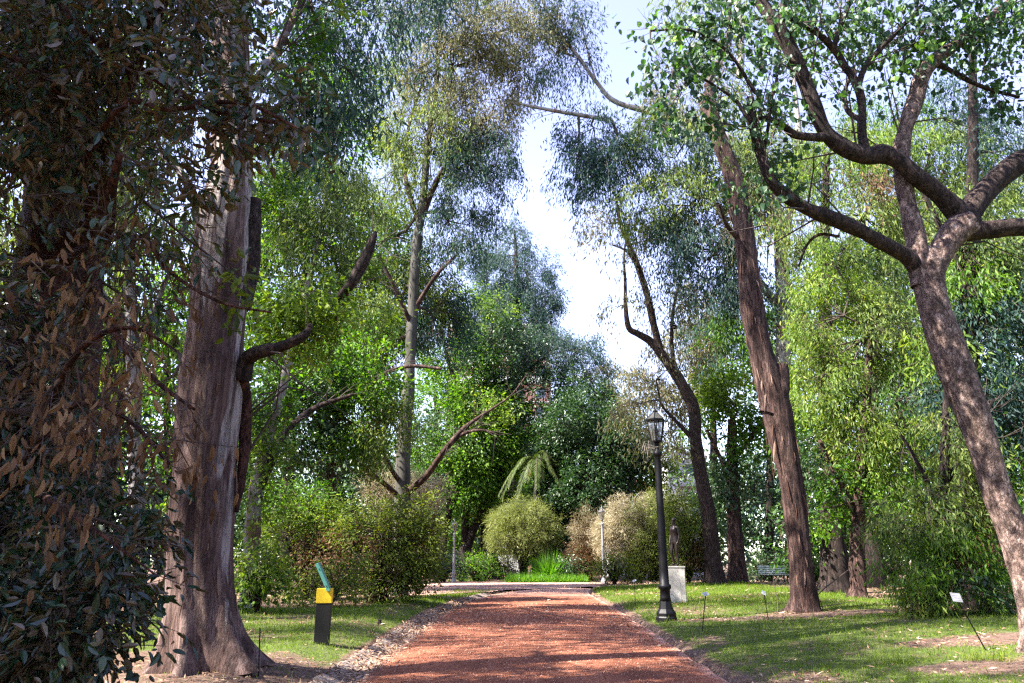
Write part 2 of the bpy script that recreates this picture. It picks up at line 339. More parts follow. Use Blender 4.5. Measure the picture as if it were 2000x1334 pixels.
def foliage(acc, c, r, hab, cov=2.5, gap=.38, gscale=1.3, shell=.45, size=1.0, tint=0.0, mi=0, tw=1.0, skel=None, twigs=True, seed=0, up=0.0):
    """one mass of foliage: ellipsoid centre c, radii r (world)"""
    h = HAB[hab]; r = np.asarray(r, float); c = np.asarray(c, float)
    L, W = h['L'] * size, h['W'] * size
    area = math.pi * r[0] * r[2]
    n = int(cov * area / (L * W * .36)); Sn = max(4, int(n / h['k']))
    m = int(Sn * 3.2) + 20
    d = unit(rng.normal(size=(m, 3))); off = rng.random(3) * 30
    rr = (shell + (1 - shell) * rng.random(m) ** .6) * (.52 + .82 * noise(d * 2.1 + off))
    pc = c + d * r * rr[:, None]
    nz = .65 * noise(pc / gscale + off) + .35 * noise(pc / (gscale * .45) + off)
    ok = (nz > gap) & (pc[:, 2] > SKIRT + .1)
    ok &= np.linalg.norm(pc - [0, 0, EYE], axis=1) > 2.2 + 1.5 * size
    pc = pc[ok][:Sn]; d = d[ok][:Sn]; nzs = nz[ok][:Sn]
    if len(pc) == 0: return
    k = h['k']; s = len(pc)
    out = unit(d * np.array([1, 1, .5]) + rng.normal(size=(s, 3)) * .45 + np.array([0, 0, up - .45 * h['hang']]))
    sl = h['sl'] * size * rng.uniform(.6, 1.3, s)
    t = rng.random((s, k)) ** .8
    pos = pc[:, None] + out[:, None] * (sl[:, None] * (t - .25))[..., None] + rng.normal(size=(s, k, 3)) * h['spread'] * size
    pos[..., 2] -= h['droop'] * size * .55 * t ** 2 * sl[:, None]
    hg = h['hang']
    ax = out[:, None] * (1 - hg) * .9 + np.array([0, 0, -hg]) + rng.normal(size=(s, k, 3)) * (.28 + .25 * (1 - hg))
    ax = unit(ax).reshape(-1, 3)
    nr = rng.normal(size=(s * k, 3)) * (.35 + hg) + np.array([0, 0, 1.15 * (1 - hg)])
    nr = nr + np.repeat(unit(rng.normal(size=(s, 3))), k, 0) * .9
    nr = unit(nr)
    var = np.clip(rng.normal(.42, .16, (s, k)) + (rng.random(s)[:, None] - .5) * .38 + tint + rng.uniform(-.09, .09), 0, 1).ravel()
    ax, nr, var = [a.reshape(s * k, -1) for a in (ax, nr, var)]; pos = pos.reshape(-1, 3)
    var = var[:, 0]; low = pos[:, 2] < SKIRT
    pos[low, 2] = SKIRT + rng.random(low.sum()) * .1
    q = rng.uniform(.55, 1.25, s * k); q2 = q * rng.uniform(.75, 1.2, s * k)
    if h['shape'] in ('ovate', 'heart'):
        a_ = rng.random(s * k) < .3; b_ = ~a_
        put_leaves(acc, pos[a_], ax[a_], nr[a_], L * q[a_], W * q2[a_] * .9, 'curled', var[a_], mi)
        put_leaves(acc, pos[b_], ax[b_], nr[b_], L * q[b_], W * q2[b_], h['shape'], var[b_], mi)
    else: put_leaves(acc, pos, ax, nr, L * q, W * q2, h['shape'], var, mi)
    if twigs:
        e = pc + out * sl[:, None] * .6; e[:, 2] -= h['droop'] * .2 * sl * size
        sticks(acc, pc - out * sl[:, None] * .3, e, (.008 * size + .003) * tw, .003 * tw)
        nb = max(3, int(s / 14)); idx = rng.choice(s, min(s, nb), replace=False)
        if skel is not None and len(skel):
            src = skel[np.argmin(((skel - c) ** 2).sum(-1))]
        else: src = c - np.array([0, 0, r[2] * .6])
        hub = src * .35 + c * .65
        A = np.repeat(hub[None], len(idx), 0); B = pc[idx]
        mid = A * .45 + B * .55 + rng.normal(size=B.shape) * .12 * r.min()
        sz = .022 * tw * max(.5, min(2.0, r.min()))
        sticks(acc, A, mid, sz, sz * .6, n=4); sticks(acc, mid, B, sz * .6, sz * .25)
        # fine side twigs from each bough
        nb2 = min(s, nb * 4); j = rng.choice(s, nb2, replace=False); near = idx[np.argmin(((pc[j][:, None] - mid[None]) ** 2).sum(-1), 1)]
        mm = mid[np.argmin(((pc[j][:, None] - mid[None]) ** 2).sum(-1), 1)]
        sticks(acc, mm, pc[j], sz * .4, sz * .15)
        if skel is not None and len(skel):
            m2 = (src + hub) / 2 + rng.normal(size=3) * .08 * r.min()
            sticks(acc, [src, m2], [m2, hub], [sz * 2.2, sz * 1.7], [sz * 1.7, sz * 1.1], n=6)

# ------------------------------------------------------------------ trunks and limbs
def smooth_line(pts, rad, step):
    pts = np.asarray(pts, float); rad = np.asarray(rad, float)
    if len(pts) < 3:
        k = max(2, int(np.linalg.norm(pts[1] - pts[0]) / step)); t = np.linspace(0, 1, k + 1)
        return pts[0] + (pts[1] - pts[0]) * t[:, None], rad[0] + (rad[1] - rad[0]) * t
    E = np.vstack([2 * pts[0] - pts[1], pts, 2 * pts[-1] - pts[-2]]); o = []; q = []
    for i in range(len(pts) - 1):
        p0, p1, p2, p3 = E[i:i + 4]; k = max(2, int(np.linalg.norm(p2 - p1) / step))
        for t in np.arange(k) / k:
            o.append(.5 * (2 * p1 + (p2 - p0) * t + (2 * p0 - 5 * p1 + 4 * p2 - p3) * t * t + (3 * p1 - p0 - 3 * p2 + p3) * t ** 3))
            tt = t * t * (3 - 2 * t); q.append(rad[i] * (1 - tt) + rad[i + 1] * tt)
    o.append(pts[-1]); q.append(rad[-1])
    return np.array(o), np.array(q)
def tube(pts, rad, sides=16, step=.15, rough=.06, lobes=0, lobe_h=1.0, lobe_a=.5, seed=0.0, knob=0.0, cap=True):
    p, r = smooth_line(pts, rad, step)
    d = unit(np.gradient(p, axis=0))
    u = np.cross(d[0], [0, 1, 0.01]); u /= np.linalg.norm(u); U = [u]
    for i in range(1, len(p)):
        u = U[-1] - d[i] * np.dot(U[-1], d[i]); U.append(u / np.linalg.norm(u))
    U = np.array(U); Vv = np.cross(d, U)
    a = np.arange(sides) * 2 * math.pi / sides
    cs, sn = np.cos(a), np.sin(a)
    dirs = U[:, None] * cs[None, :, None] + Vv[:, None] * sn[None, :, None]
    arc = np.concatenate([[0], np.cumsum(np.linalg.norm(np.diff(p, axis=0), axis=1))])
    rm = r.mean() + 1e-6
    q = np.stack([np.broadcast_to(cs, (len(p), sides)) * 1.6 + seed + 9, np.broadcast_to(sn, (len(p), sides)) * 1.6 + 9, np.broadcast_to((arc / (rm * 5))[:, None], (len(p), sides))], -1)
    q2 = q * np.array([3.2, 3.2, 2.0])
    f = 1 + rough * 2 * (noise(q) - .5) + rough * 1.2 * (noise(q2) - .5)
    if sides >= 40:
        q3 = q * np.array([8, 8, 1.6]); f += rough * .9 * (noise(q3) - .5)
    if lobes:
        ph = noise(np.stack([cs * 1.3 + 5 + seed, sn * 1.3 + 5, cs * 0 + .5], -1)) * 5
        f += lobe_a * np.exp(-arc / lobe_h)[:, None] * (.5 + .5 * np.cos(a * lobes + ph))[None] ** 1.5
    R_ = r[:, None] * f
    if knob: R_ *= (1 + knob * (noise(np.stack([arc / (rm * 3), arc * 0 + seed, arc * 0 + .2], -1)) - .5))[:, None]
    V = p[:, None] + dirs * R_[..., None]
    n = len(p); idx = np.arange(n * sides).reshape(n, sides)
    F = np.stack([idx[:-1], np.roll(idx, -1, 1)[:-1], np.roll(idx, -1, 1)[1:], idx[1:]], -1).reshape(-1, 4)
    V = V.reshape(-1, 3)
    if cap:
        V = np.vstack([V, p[-1] + d[-1] * r[-1] * .35]); t = len(V) - 1
        Fc = np.stack([idx[-1], np.roll(idx[-1], -1), np.full(sides, t)], -1)
        return V, F, Fc, p
    return V, F, np.zeros((0, 3), int), p
def line(D, pts):
    """pts: (px, py, radius_px[, depth offset]) -> world points, radii"""
    o, r = [], []
    for q in pts:
        Y = D + (q[3] if len(q) > 3 else 0); o.append(P(q[0], q[1], Y)); r.append(q[2] * S(q[1], Y))
    return o, r
def tree(name, label, D, trunk, limbs=(), blobs=(), mat='bark_grey', leaf='euc', hab='euc', group=None, cat='tree', twig='twig',
         sides=14, rough=.08, lobes=0, lobe_h=.8, lobe_a=.5, ground=True, limb_mat=None, limb_mats={}, cov=2.4, gap=.50, size=1.0, tint=0., step=.15, knob=.15, twiglets=2.0, tw=1.0, peel=0, shade_blobs=(), trunk_label=None, gscale=1.3):
    o, r = line(D, trunk)
    if ground:
        g = np.array([o[0][0], o[0][1], float(H(o[0][0], o[0][1])) - .12])
        if o[0][2] - g[2] > .1: o = [g] + o; r = [r[0] * 1.08] + r
        else: o[0] = g
    base = o[0].copy(); base[2] = float(H(base[0], base[1]))
    root = empty(name, base, label, cat, group)
    if not lobes and sides >= 14 and r[0] > .12: lobes, lobe_h, lobe_a = 4, .28, .55
    V, F, Fc, p = tube(o, r, sides, step, rough, lobes, lobe_h, lobe_a, seed=D % 7, knob=knob)
    if peel:                                       # curling strips of shed bark on the trunk
        ac = Acc(); rr_ = np.interp(np.linspace(0, 1, len(p)), np.linspace(0, 1, len(r)), r); i_ = rng.integers(2, int(len(p) * .8), peel); vi = i_ * sides + rng.integers(0, sides, peel)
        q_ = V[vi]; rad_ = unit(q_ - p[i_]); ax_ = unit(rng.normal(size=(peel, 3)) * .10 + rad_ * .12 + [0, 0, -1])
        put_leaves(ac, q_ + rad_ * .004, ax_, rad_, rng.uniform(.12, .75, peel), rng.uniform(.015, .06, peel), 'curled', rng.random(peel), 0)
        ac.build('shed_bark', [M['peel']], root)['kind'] = 'stuff'
    skel = [p[len(p) // 3:]]
    t = link('trunk', raw_mesh('trunk', V, [Fc, F] if len(Fc) else [F], M[mat], smooth=True), root)
    if trunk_label: t['label'] = trunk_label
    lims = []
    for li_, lb in enumerate(limbs):
        lo, lr = line(D, lb)
        V, F, Fc, p = tube(lo, lr, max(7, sides // 2), step, rough, seed=lb[0][0] % 5, knob=knob)
        link('branch', raw_mesh('branch', V, [Fc, F], M[limb_mats.get(li_, limb_mat or mat)], smooth=True), root)
        skel.append(p); lims.append((p, np.interp(np.linspace(0, 1, len(p)), np.linspace(0, 1, len(lr)), lr)))
    skel = np.concatenate(skel)
    if blobs:
        mats = []; acc = Acc()
        for lp_, lr_ in lims:                     # bare side twigs along the boughs
            nk = int(twiglets * len(lp_) * step / max(.25, 8 * lr_.mean())) 
            if nk < 1: continue
            i_ = rng.integers(len(lp_) // 4, len(lp_), nk); b0 = lp_[i_]; rr_ = lr_[i_]
            ln_ = rng.uniform(5, 16, nk) * np.clip(rr_, .012, .06) + .12
            tg = unit(np.gradient(lp_, axis=0))[i_]
            dv = unit(tg * .7 + rng.normal(size=(nk, 3)) * .6 + [0, 0, .1]); dv2 = unit(dv + rng.normal(size=(nk, 3)) * .4 + [0, 0, -.15])
            m1 = b0 + dv * ln_[:, None]; e1 = m1 + dv2 * ln_[:, None] * .9; r_ = np.clip(rr_ * .28, .003, .02)
            sticks(acc, b0, m1, r_, r_ * .65, n=4); sticks(acc, m1, e1, r_ * .65, r_ * .25, n=4)
            dv3 = unit(dv + rng.normal(size=(nk, 3)) * .7); sticks(acc, m1, m1 + dv3 * ln_[:, None] * .7, r_ * .5, r_ * .2)
        for b in blobs:
            px, py, rx, ry = b[:4]; kw = dict(b[4]) if len(b) > 4 else {}
            dd = kw.pop('d', 0.); rd = kw.pop('rd', None); lf = kw.pop('leaf', leaf); hb = kw.pop('hab', hab)
            if lf not in mats: mats.append(lf)
            Y = D + dd; s = S(py, Y)
            rad = (rx * s, (rx * s if rd is None else rd), ry * s)
            a = dict(cov=cov, gap=gap, size=size, tint=tint, gscale=gscale, tw=tw); a.update(kw)
            foliage(acc, P(px, py, Y), rad, hb, skel=skel, mi=mats.index(lf), **a)
        for wb in shade_blobs: foliage(acc, np.array(wb[:3], float), wb[3:6], 'euc', cov=1.9, gap=.57, gscale=2.6, size=1.8, skel=skel)
        acc.build('crown', [M[x] for x in mats] + [M[twig]], root)
    return root
# ------------------------------------------------------------------ the ground and the paths
def nonuni(a, b, fine_a, fine_b, fs, grow):
    v = list(np.arange(fine_a, fine_b + 1e-6, fs)); st = fs
    while v[-1] < b: st *= grow; v.append(v[-1] + st)
    st = fs
    while v[0] > a: st *= grow; v.insert(0, v[0] - st)
    return np.array(v)
gx = nonuni(-600, 600, -13, 18, .11, 1.12); gy = nonuni(-60, 900, 4, 34, .12, 1.06)
GX, GY = np.meshgrid(gx, gy)
GZ = H(GX, GY)
def ell(x, y, cx, cy, rx, ry): return 1 - sm(.65, 1.1, np.sqrt(((x - cx) / rx) ** 2 + ((y - cy) / ry) ** 2))
def dirt_mask(x, y):
    nz = n2(x, y, .55, 2.) * .45 + n2(x, y, 2.2, 8.) * .35 + n2(x, y, 6., 1.) * .3
    d = np.zeros_like(x)
    dl = Le(y) - .55 - x; dr = x - Ri(y)
    left = dl > 0
    # beds under the shrubs on the left, everything far away, round the trunks and the worn bank on the right
    bl = np.interp(y, [0, 12, 18, 23, 24.3, 25.3, 31, 36, 40], [-5.2, -5.4, -9.8, -9.5, -8.0, -4.8, -4.4, -4., -3.])
    d = np.maximum(d, np.where(left, sm(-.3, .5, bl - x) * .95, 0))
    d = np.maximum(d, np.where(left & (y < 13.2), .78 - .5 * sm(12.2, 13.8, y), 0))
    d = np.maximum(d, np.where(dl > 0, 1 - sm(0, .35, dl), 0))
    d = np.maximum(d, np.where(dr > 0, (1 - sm(.05, .55, dr)) * .95, 0))
    d = np.maximum(d, np.where(~left, .9 * sm(45, 50, y), .9 * sm(41, 46, y)))
    d = np.maximum(d, .95 * ell(x, y, 7.6, 20.4, 4.2, .95))
    d = np.maximum(d, .95 * ell(x, y, 15.2, 21.2, 5.5, 3.4))
    d = np.maximum(d, .95 * ell(x, y, 7.6, 11.0, 2.6, .8))
    d = np.maximum(d, .95 * ell(x, y, 9.2, 13.6, 3.2, .9))
    d = np.maximum(d, .95 * ell(x, y, 14.5, 27., 3.2, 2.2))
    d = np.maximum(d, .8 * np.where((dr > 9) & (y > 26), 1., 0))
    d = np.maximum(d, .35)
    return np.clip(sm(.42, .66, d * .60 + nz * .62 - .08), 0, 1)
m, n, b = newmat('lawn_and_soil')
tc = N(n, 'ShaderNodeTexCoord')
na = N(n, 'ShaderNodeTexNoise'); na.inputs['Scale'].default_value = 22; na.inputs['Detail'].default_value = 8; na.inputs['Roughness'].default_value = .7
nb_ = N(n, 'ShaderNodeTexNoise'); nb_.inputs['Scale'].default_value = .9; nb_.inputs['Detail'].default_value = 5
for q in (na, nb_): n.links.new(tc.outputs['Object'], q.inputs['Vector'])
gr = ramp(n, [(.030, .040, .012), (.055, .075, .02), (.09, .11, .035), (.17, .15, .08)], [.3, .45, .58, .75]); n.links.new(na.outputs['Fac'], gr.inputs[0])
so_ = ramp(n, [(.045, .026, .019), (.095, .058, .043), (.165, .11, .086), (.29, .215, .18)], [.3, .45, .58, .72]); n.links.new(na.outputs['Fac'], so_.inputs[0])
at = N(n, 'ShaderNodeAttribute'); at.attribute_name = 'var'
ad = N(n, 'ShaderNodeMath', operation='ADD'); n.links.new(at.outputs['Fac'], ad.inputs[0])
ml = N(n, 'ShaderNodeMath', operation='MULTIPLY_ADD'); n.links.new(na.outputs['Fac'], ml.inputs[0]); ml.inputs[1].default_value = 1.2; ml.inputs[2].default_value = -.6
n.links.new(ml.outputs[0], ad.inputs[1])
mx = N(n, 'ShaderNodeMix', data_type='RGBA'); n.links.new(ad.outputs[0], mx.inputs[0]); mx.clamp_factor = True
n.links.new(gr.outputs[0], mx.inputs[6]); n.links.new(so_.outputs[0], mx.inputs[7]); n.links.new(mx.outputs[2], b.inputs['Base Color'])
b.inputs['Roughness'].default_value = .95; b.inputs['Specular IOR Level'].default_value = .1
bp = N(n, 'ShaderNodeBump'); bp.inputs['Strength'].default_value = .8; bp.inputs['Distance'].default_value = .04
n.links.new(na.outputs['Fac'], bp.inputs['Height']); n.links.new(bp.outputs[0], b.inputs['Normal'])
M['ground'] = m
idx = np.arange(GX.size).reshape(GX.shape)
F = np.stack([idx[:-1, :-1], idx[:-1, 1:], idx[1:, 1:], idx[1:, :-1]], -1).reshape(-1, 4)
dm = dirt_mask(GX, GY)
o = link('ground', raw_mesh('ground', np.stack([GX, GY, GZ], -1).reshape(-1, 3), [F], M['ground'], var=dm.ravel(), smooth=True)); tag(o, kind='structure')

m, n, b = newmat('red_brick_grit')
tc = N(n, 'ShaderNodeTexCoord')
na = N(n, 'ShaderNodeTexNoise'); na.inputs['Scale'].default_value = 60; na.inputs['Detail'].default_value = 8; na.inputs['Roughness'].default_value = .7
nb_ = N(n, 'ShaderNodeTexNoise'); nb_.inputs['Scale'].default_value = .8; nb_.inputs['Detail'].default_value = 6; nb_.inputs['Roughness'].default_value = .65
vo = N(n, 'ShaderNodeTexVoronoi'); vo.inputs['Scale'].default_value = 55
mp = N(n, 'ShaderNodeMapping'); mp.inputs['Scale'].default_value = (1.6, .35, 1); n.links.new(tc.outputs['Object'], mp.inputs[0])
n.links.new(tc.outputs['Object'], na.inputs['Vector']); n.links.new(mp.outputs[0], nb_.inputs['Vector']); n.links.new(tc.outputs['Object'], vo.inputs['Vector'])
r1 = ramp(n, [(.095, .032, .018), (.19, .069, .038), (.265, .108, .064), (.41, .23, .155)], [.28, .46, .62, .82]); n.links.new(na.outputs['Fac'], r1.inputs[0])
r2 = ramp(n, [(.58, .54, .54), (1.22, 1.22, 1.22)], [.34, .66]); n.links.new(nb_.outputs['Fac'], r2.inputs[0])
mm = N(n, 'ShaderNodeMix', data_type='RGBA', blend_type='MULTIPLY'); mm.inputs[0].default_value = 1
n.links.new(r1.outputs[0], mm.inputs[6]); n.links.new(r2.outputs[0], mm.inputs[7])
m3 = N(n, 'ShaderNodeMix', data_type='RGBA'); at = N(n, 'ShaderNodeAttribute'); at.attribute_name = 'var'
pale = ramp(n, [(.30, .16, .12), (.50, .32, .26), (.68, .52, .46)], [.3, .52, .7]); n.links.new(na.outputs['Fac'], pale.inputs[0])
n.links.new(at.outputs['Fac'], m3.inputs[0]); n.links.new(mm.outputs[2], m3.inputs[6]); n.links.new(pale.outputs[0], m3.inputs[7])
n.links.new(m3.outputs[2], b.inputs['Base Color']); b.inputs['Roughness'].default_value = .92; b.inputs['Specular IOR Level'].default_value = .15
ad = N(n, 'ShaderNodeMath', operation='ADD'); n.links.new(na.outputs['Fac'], ad.inputs[0]); n.links.new(vo.outputs['Distance'], ad.inputs[1])
bp = N(n, 'ShaderNodeBump'); bp.inputs['Strength'].default_value = .45; bp.inputs['Distance'].default_value = .015
n.links.new(ad.outputs[0], bp.inputs['Height']); n.links.new(bp.outputs[0], b.inputs['Normal'])
M['grit'] = m
def path_z(x, y):
    u = (x - Le(y)) / (Ri(y) - Le(y)); return .055 * (1 - (2 * u - 1) ** 2) - .03 + .012 * (n2(x, y, .9, 4.) - .5)
ys = np.concatenate([np.arange(-6, 34, .25), np.arange(34, 47.1, .5)]); us = np.linspace(0, 1, 49)
UY, UU = np.meshgrid(ys, us, indexing='ij')
wob = .10 * (n2(UY * 0, UY, 1.3, 1.) - .5)
PX = Le(UY) + UU * (Ri(UY) - Le(UY)) + wob * (np.abs(UU - .5) > .49)
PZ = path_z(PX, UY)
idx = np.arange(PX.size).reshape(PX.shape); F = np.stack([idx[:-1, :-1], idx[:-1, 1:], idx[1:, 1:], idx[1:, :-1]], -1).reshape(-1, 4)
edge = np.clip((sm(.955, 1.0, UU + .05 * (n2(PX, UY, 1.2, 9.) - .5)) + .7 * (1 - sm(0, .03, UU))) * .5 + .55 * sm(33, 44, UY), 0, 1)  # far stretch blended paler, strong sunlight put into the colour
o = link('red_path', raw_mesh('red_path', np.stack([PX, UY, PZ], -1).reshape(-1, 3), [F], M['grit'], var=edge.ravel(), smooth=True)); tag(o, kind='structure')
# the cross path at the far end, and its arm to the left, coloured paler as if sunlit
poly = [G(1150, 1150), G(1215, 1146), G(1215, 1141), G(1150, 1138.5), G(1000, 1138), G(880, 1138), G(845, 1141), G(800, 1146), G(700, 1150), G(690, 1174), G(800, 1170), G(850, 1163), G(905, 1160), G(960, 1157), G(985, 1156)]
xs_ = [(-14, 3), (14, 3)]
rows = []
yy = np.arange(34, 66, .5)
pl = np.array([(p[0], p[1]) for p in poly])
def inpoly(x, y):
    c = np.zeros(x.shape, bool); j = len(pl) - 1
    for i in range(len(pl)):
        xi, yi = pl[i]; xj, yj = pl[j]
        c ^= ((yi > y) != (yj > y)) & (x < (xj - xi) * (y - yi) / (yj - yi + 1e-9) + xi); j = i
    return c
cx_ = np.arange(-16, 14, .25); cy2 = np.arange(33, 64, .25)
CX, CY = np.meshgrid(cx_, cy2); ins = inpoly(CX + .125, CY + .125)
idx = np.arange(CX.size).reshape(CX.shape); F = np.stack([idx[:-1, :-1], idx[:-1, 1:], idx[1:, 1:], idx[1:, :-1]], -1)[ins[:-1, :-1]].reshape(-1, 4)
cz = .034 + .012 * (n2(CX, CY, .9, 4.) - .5) + .05 * (n2(CX, CY, .12, 4.) - .3)
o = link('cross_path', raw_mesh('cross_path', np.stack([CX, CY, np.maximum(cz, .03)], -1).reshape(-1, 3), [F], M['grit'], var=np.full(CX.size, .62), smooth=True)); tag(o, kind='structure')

# the shallow gutter on the left: tilted slabs with open joints
M['slab'] = plain('weathered_kerb_slab', (.20, .155, .13), .9, var=.4, scale=9, bump=.5)
acc = Acc(); y = 6.0; VV = []; FF = []
while y < 40:
    ln = rng.uniform(.20, .30) if rng.random() < .8 else .42
    x0 = float(Le(y)) ; j = rng.normal(size=4) * .012
    prof = [(-.60, .012), (-.53, .015), (-.30, -.085), (-.08, -.10), (.02, -.05), (.02, -.13), (-.30, -.16), (-.60, -.06)]
    k = len(VV)
    for e in (0, 1):
        yy_ = y + ln * e
        for (a, z) in prof: VV.append((x0 + a + j[0], yy_, z + j[1] + (j[2] if e else j[3])))
    q = len(prof)
    for i in range(q): FF.append((k + i, k + (i + 1) % q, k + q + (i + 1) % q, k + q + i))
    FF.append((k + 0, k + 1, k + 2, k + 7)); FF.append((k + 2, k + 3, k + 6, k + 7)); FF.append((k + 3, k + 4, k + 5, k + 6))
    FF.append((k + q + 7, k + q + 2, k + q + 1, k + q)); FF.append((k + q + 7, k + q + 6, k + q + 3, k + q + 2)); FF.append((k + q + 6, k + q + 5, k + q + 4, k + q + 3))
    y += ln + rng.uniform(.015, .05)
o = link('gutter', raw_mesh('gutter', VV, [FF], M['slab'])); tag(o, kind='structure')

# lawn blades, fallen leaves, grit stones: nobody could count them
def scatter(nm, n_, x0, x1, y0, y1, yexp=1.6):
    y = y0 + (y1 - y0) * rng.random(n_) ** yexp; x = x0 + (x1 - x0) * rng.random(n_); return x, y
def in_view(x, y, marg=.75): return np.abs(x) < y * marg + 1
x, y = scatter('', 520000, -13, 30, 8.5, 46, 1.5)
dl = Le(y) - .6 - x; dr = x - Ri(y) - .15
dmk = dirt_mask(x, y)
ok = in_view(x, y) & ((dl > 0) | (dr > 0)) & (rng.random(len(x)) > dmk * .93 + .02) & (n2(x, y, 3., 6.) > .22)
x, y = x[ok], y[ok]; nb = len(x)
acc = Acc(); ax = unit(rng.normal(size=(nb, 3)) * .55 + [0, 0, 1.0]); ax[:, 2] = np.abs(ax[:, 2])
sc_ = .6 + .04 * y
put_leaves(acc, np.stack([x, y, H(x, y) - .005], -1), ax, unit(rng.normal(size=(nb, 3)) + 1e-3), rng.uniform(.03, .085, nb) * (1 + 1.2 * (rng.random(nb) < .03)) * np.clip(sc_, 1, 1.7), rng.uniform(.006, .011, nb) * np.clip(sc_, 1, 2.4) , 'lance',
           np.clip(rng.normal(.40, .17, nb) + .35 * (n2(x, y, .5, 1.) - .5) + .2 * dirt_mask(x, y), 0, 1))
tag(acc.build('lawn_grass', [M['grassb']]), 'short bright green lawn grass on both sides of the red path', 'grass', kind='stuff')
x, y = scatter('', 90000, -14, 26, 7.5, 60, 1.9)
dl = Le(y) - x; dr = x - Ri(y); dmk = dirt_mask(x, y)
pr = np.where((dl > 0) | (dr > 0),   .055 + .75 * dmk, .04 + .26 * (dl > -.5) + .26 * (dr > -.6))
gut = (dl > 0) & (dl < .55)
pr = np.where(gut, .95, pr); pr = pr * (.25 + 1.3 * sm(.35, .65, n2(x, y, 1.1, 7.)))
ok = in_view(x, y) & (rng.random(len(x)) < pr)
x, y = x[ok], y[ok]
xg = rng.uniform(-.58, .1, 5200); yg = 8 + 26 * rng.random(5200) ** 1.4; xg = Le(yg) + xg
x = np.concatenate([x, xg]); y = np.concatenate([y, yg]); nb = len(x)
dl = Le(y) - x; dr = x - Ri(y)
z = np.where((dl < 0) & (dr < 0), path_z(x, y), H(x, y))
z = np.where((dl > 0) & (dl < .57), -.085 + .13 * np.abs((dl - .2) / .4) ** 1.5 * (dl > .2), z)
acc = Acc(); ax = unit(rng.normal(size=(nb, 3)) * [1, 1, .28])
fr = np.clip(.7 + .035 * y, 1, 1.9)
put_leaves(acc, np.stack([x, y, z + .012 + .02 * rng.random(nb)], -1), ax, unit(rng.normal(size=(nb, 3)) * .4 + [0, 0, 1]), rng.uniform(.05, .12, nb) * fr, rng.uniform(.014, .032, nb) * fr, 'lance', rng.beta(1.6, 1.8, nb))
tag(acc.build('leaf_litter', [M['litter']]), 'dry fallen leaves strewn over the soil, lawn and gutter', 'leaf litter', kind='stuff')
x, y = scatter('', 26000, -2.4, 4, 7.5, 30, 1.8)
ok = (x > Le(y)) & (x < Ri(y)); x, y = x[ok], y[ok]; nb = len(x)
oct_ = np.array([(1, 0, 0), (0, 1, 0), (-1, 0, 0), (0, -1, 0), (0, 0, .8), (0, 0, -.5)], float); of = np.array([(0, 1, 4), (1, 2, 4), (2, 3, 4), (3, 0, 4), (1, 0, 5), (2, 1, 5), (3, 2, 5), (0, 3, 5)])
V = oct_[None] * rng.uniform(.6, 1.3, (nb, 6, 1)) * (rng.uniform(.004, .013, nb) * np.clip(.5 + .06 * y, 1, 2))[:, None, None] + np.stack([x, y, path_z(x, y) + .003], -1)[:, None]
m = leafmat('loose_grit', [(.10, .035, .023), (.20, .08, .052), (.30, .14, .095), (.45, .29, .22)], (1, 1, 1), 0.0, rough=.9, spec=.2)
o = link('path_gravel', raw_mesh('path_gravel', V.reshape(-1, 3), [(of[None] + (np.arange(nb) * 6)[:, None, None]).reshape(-1, 3)], m, var=np.repeat(rng.random(nb), 6)))
tag(o, 'loose crushed brick grit on the red path', 'gravel', kind='stuff')

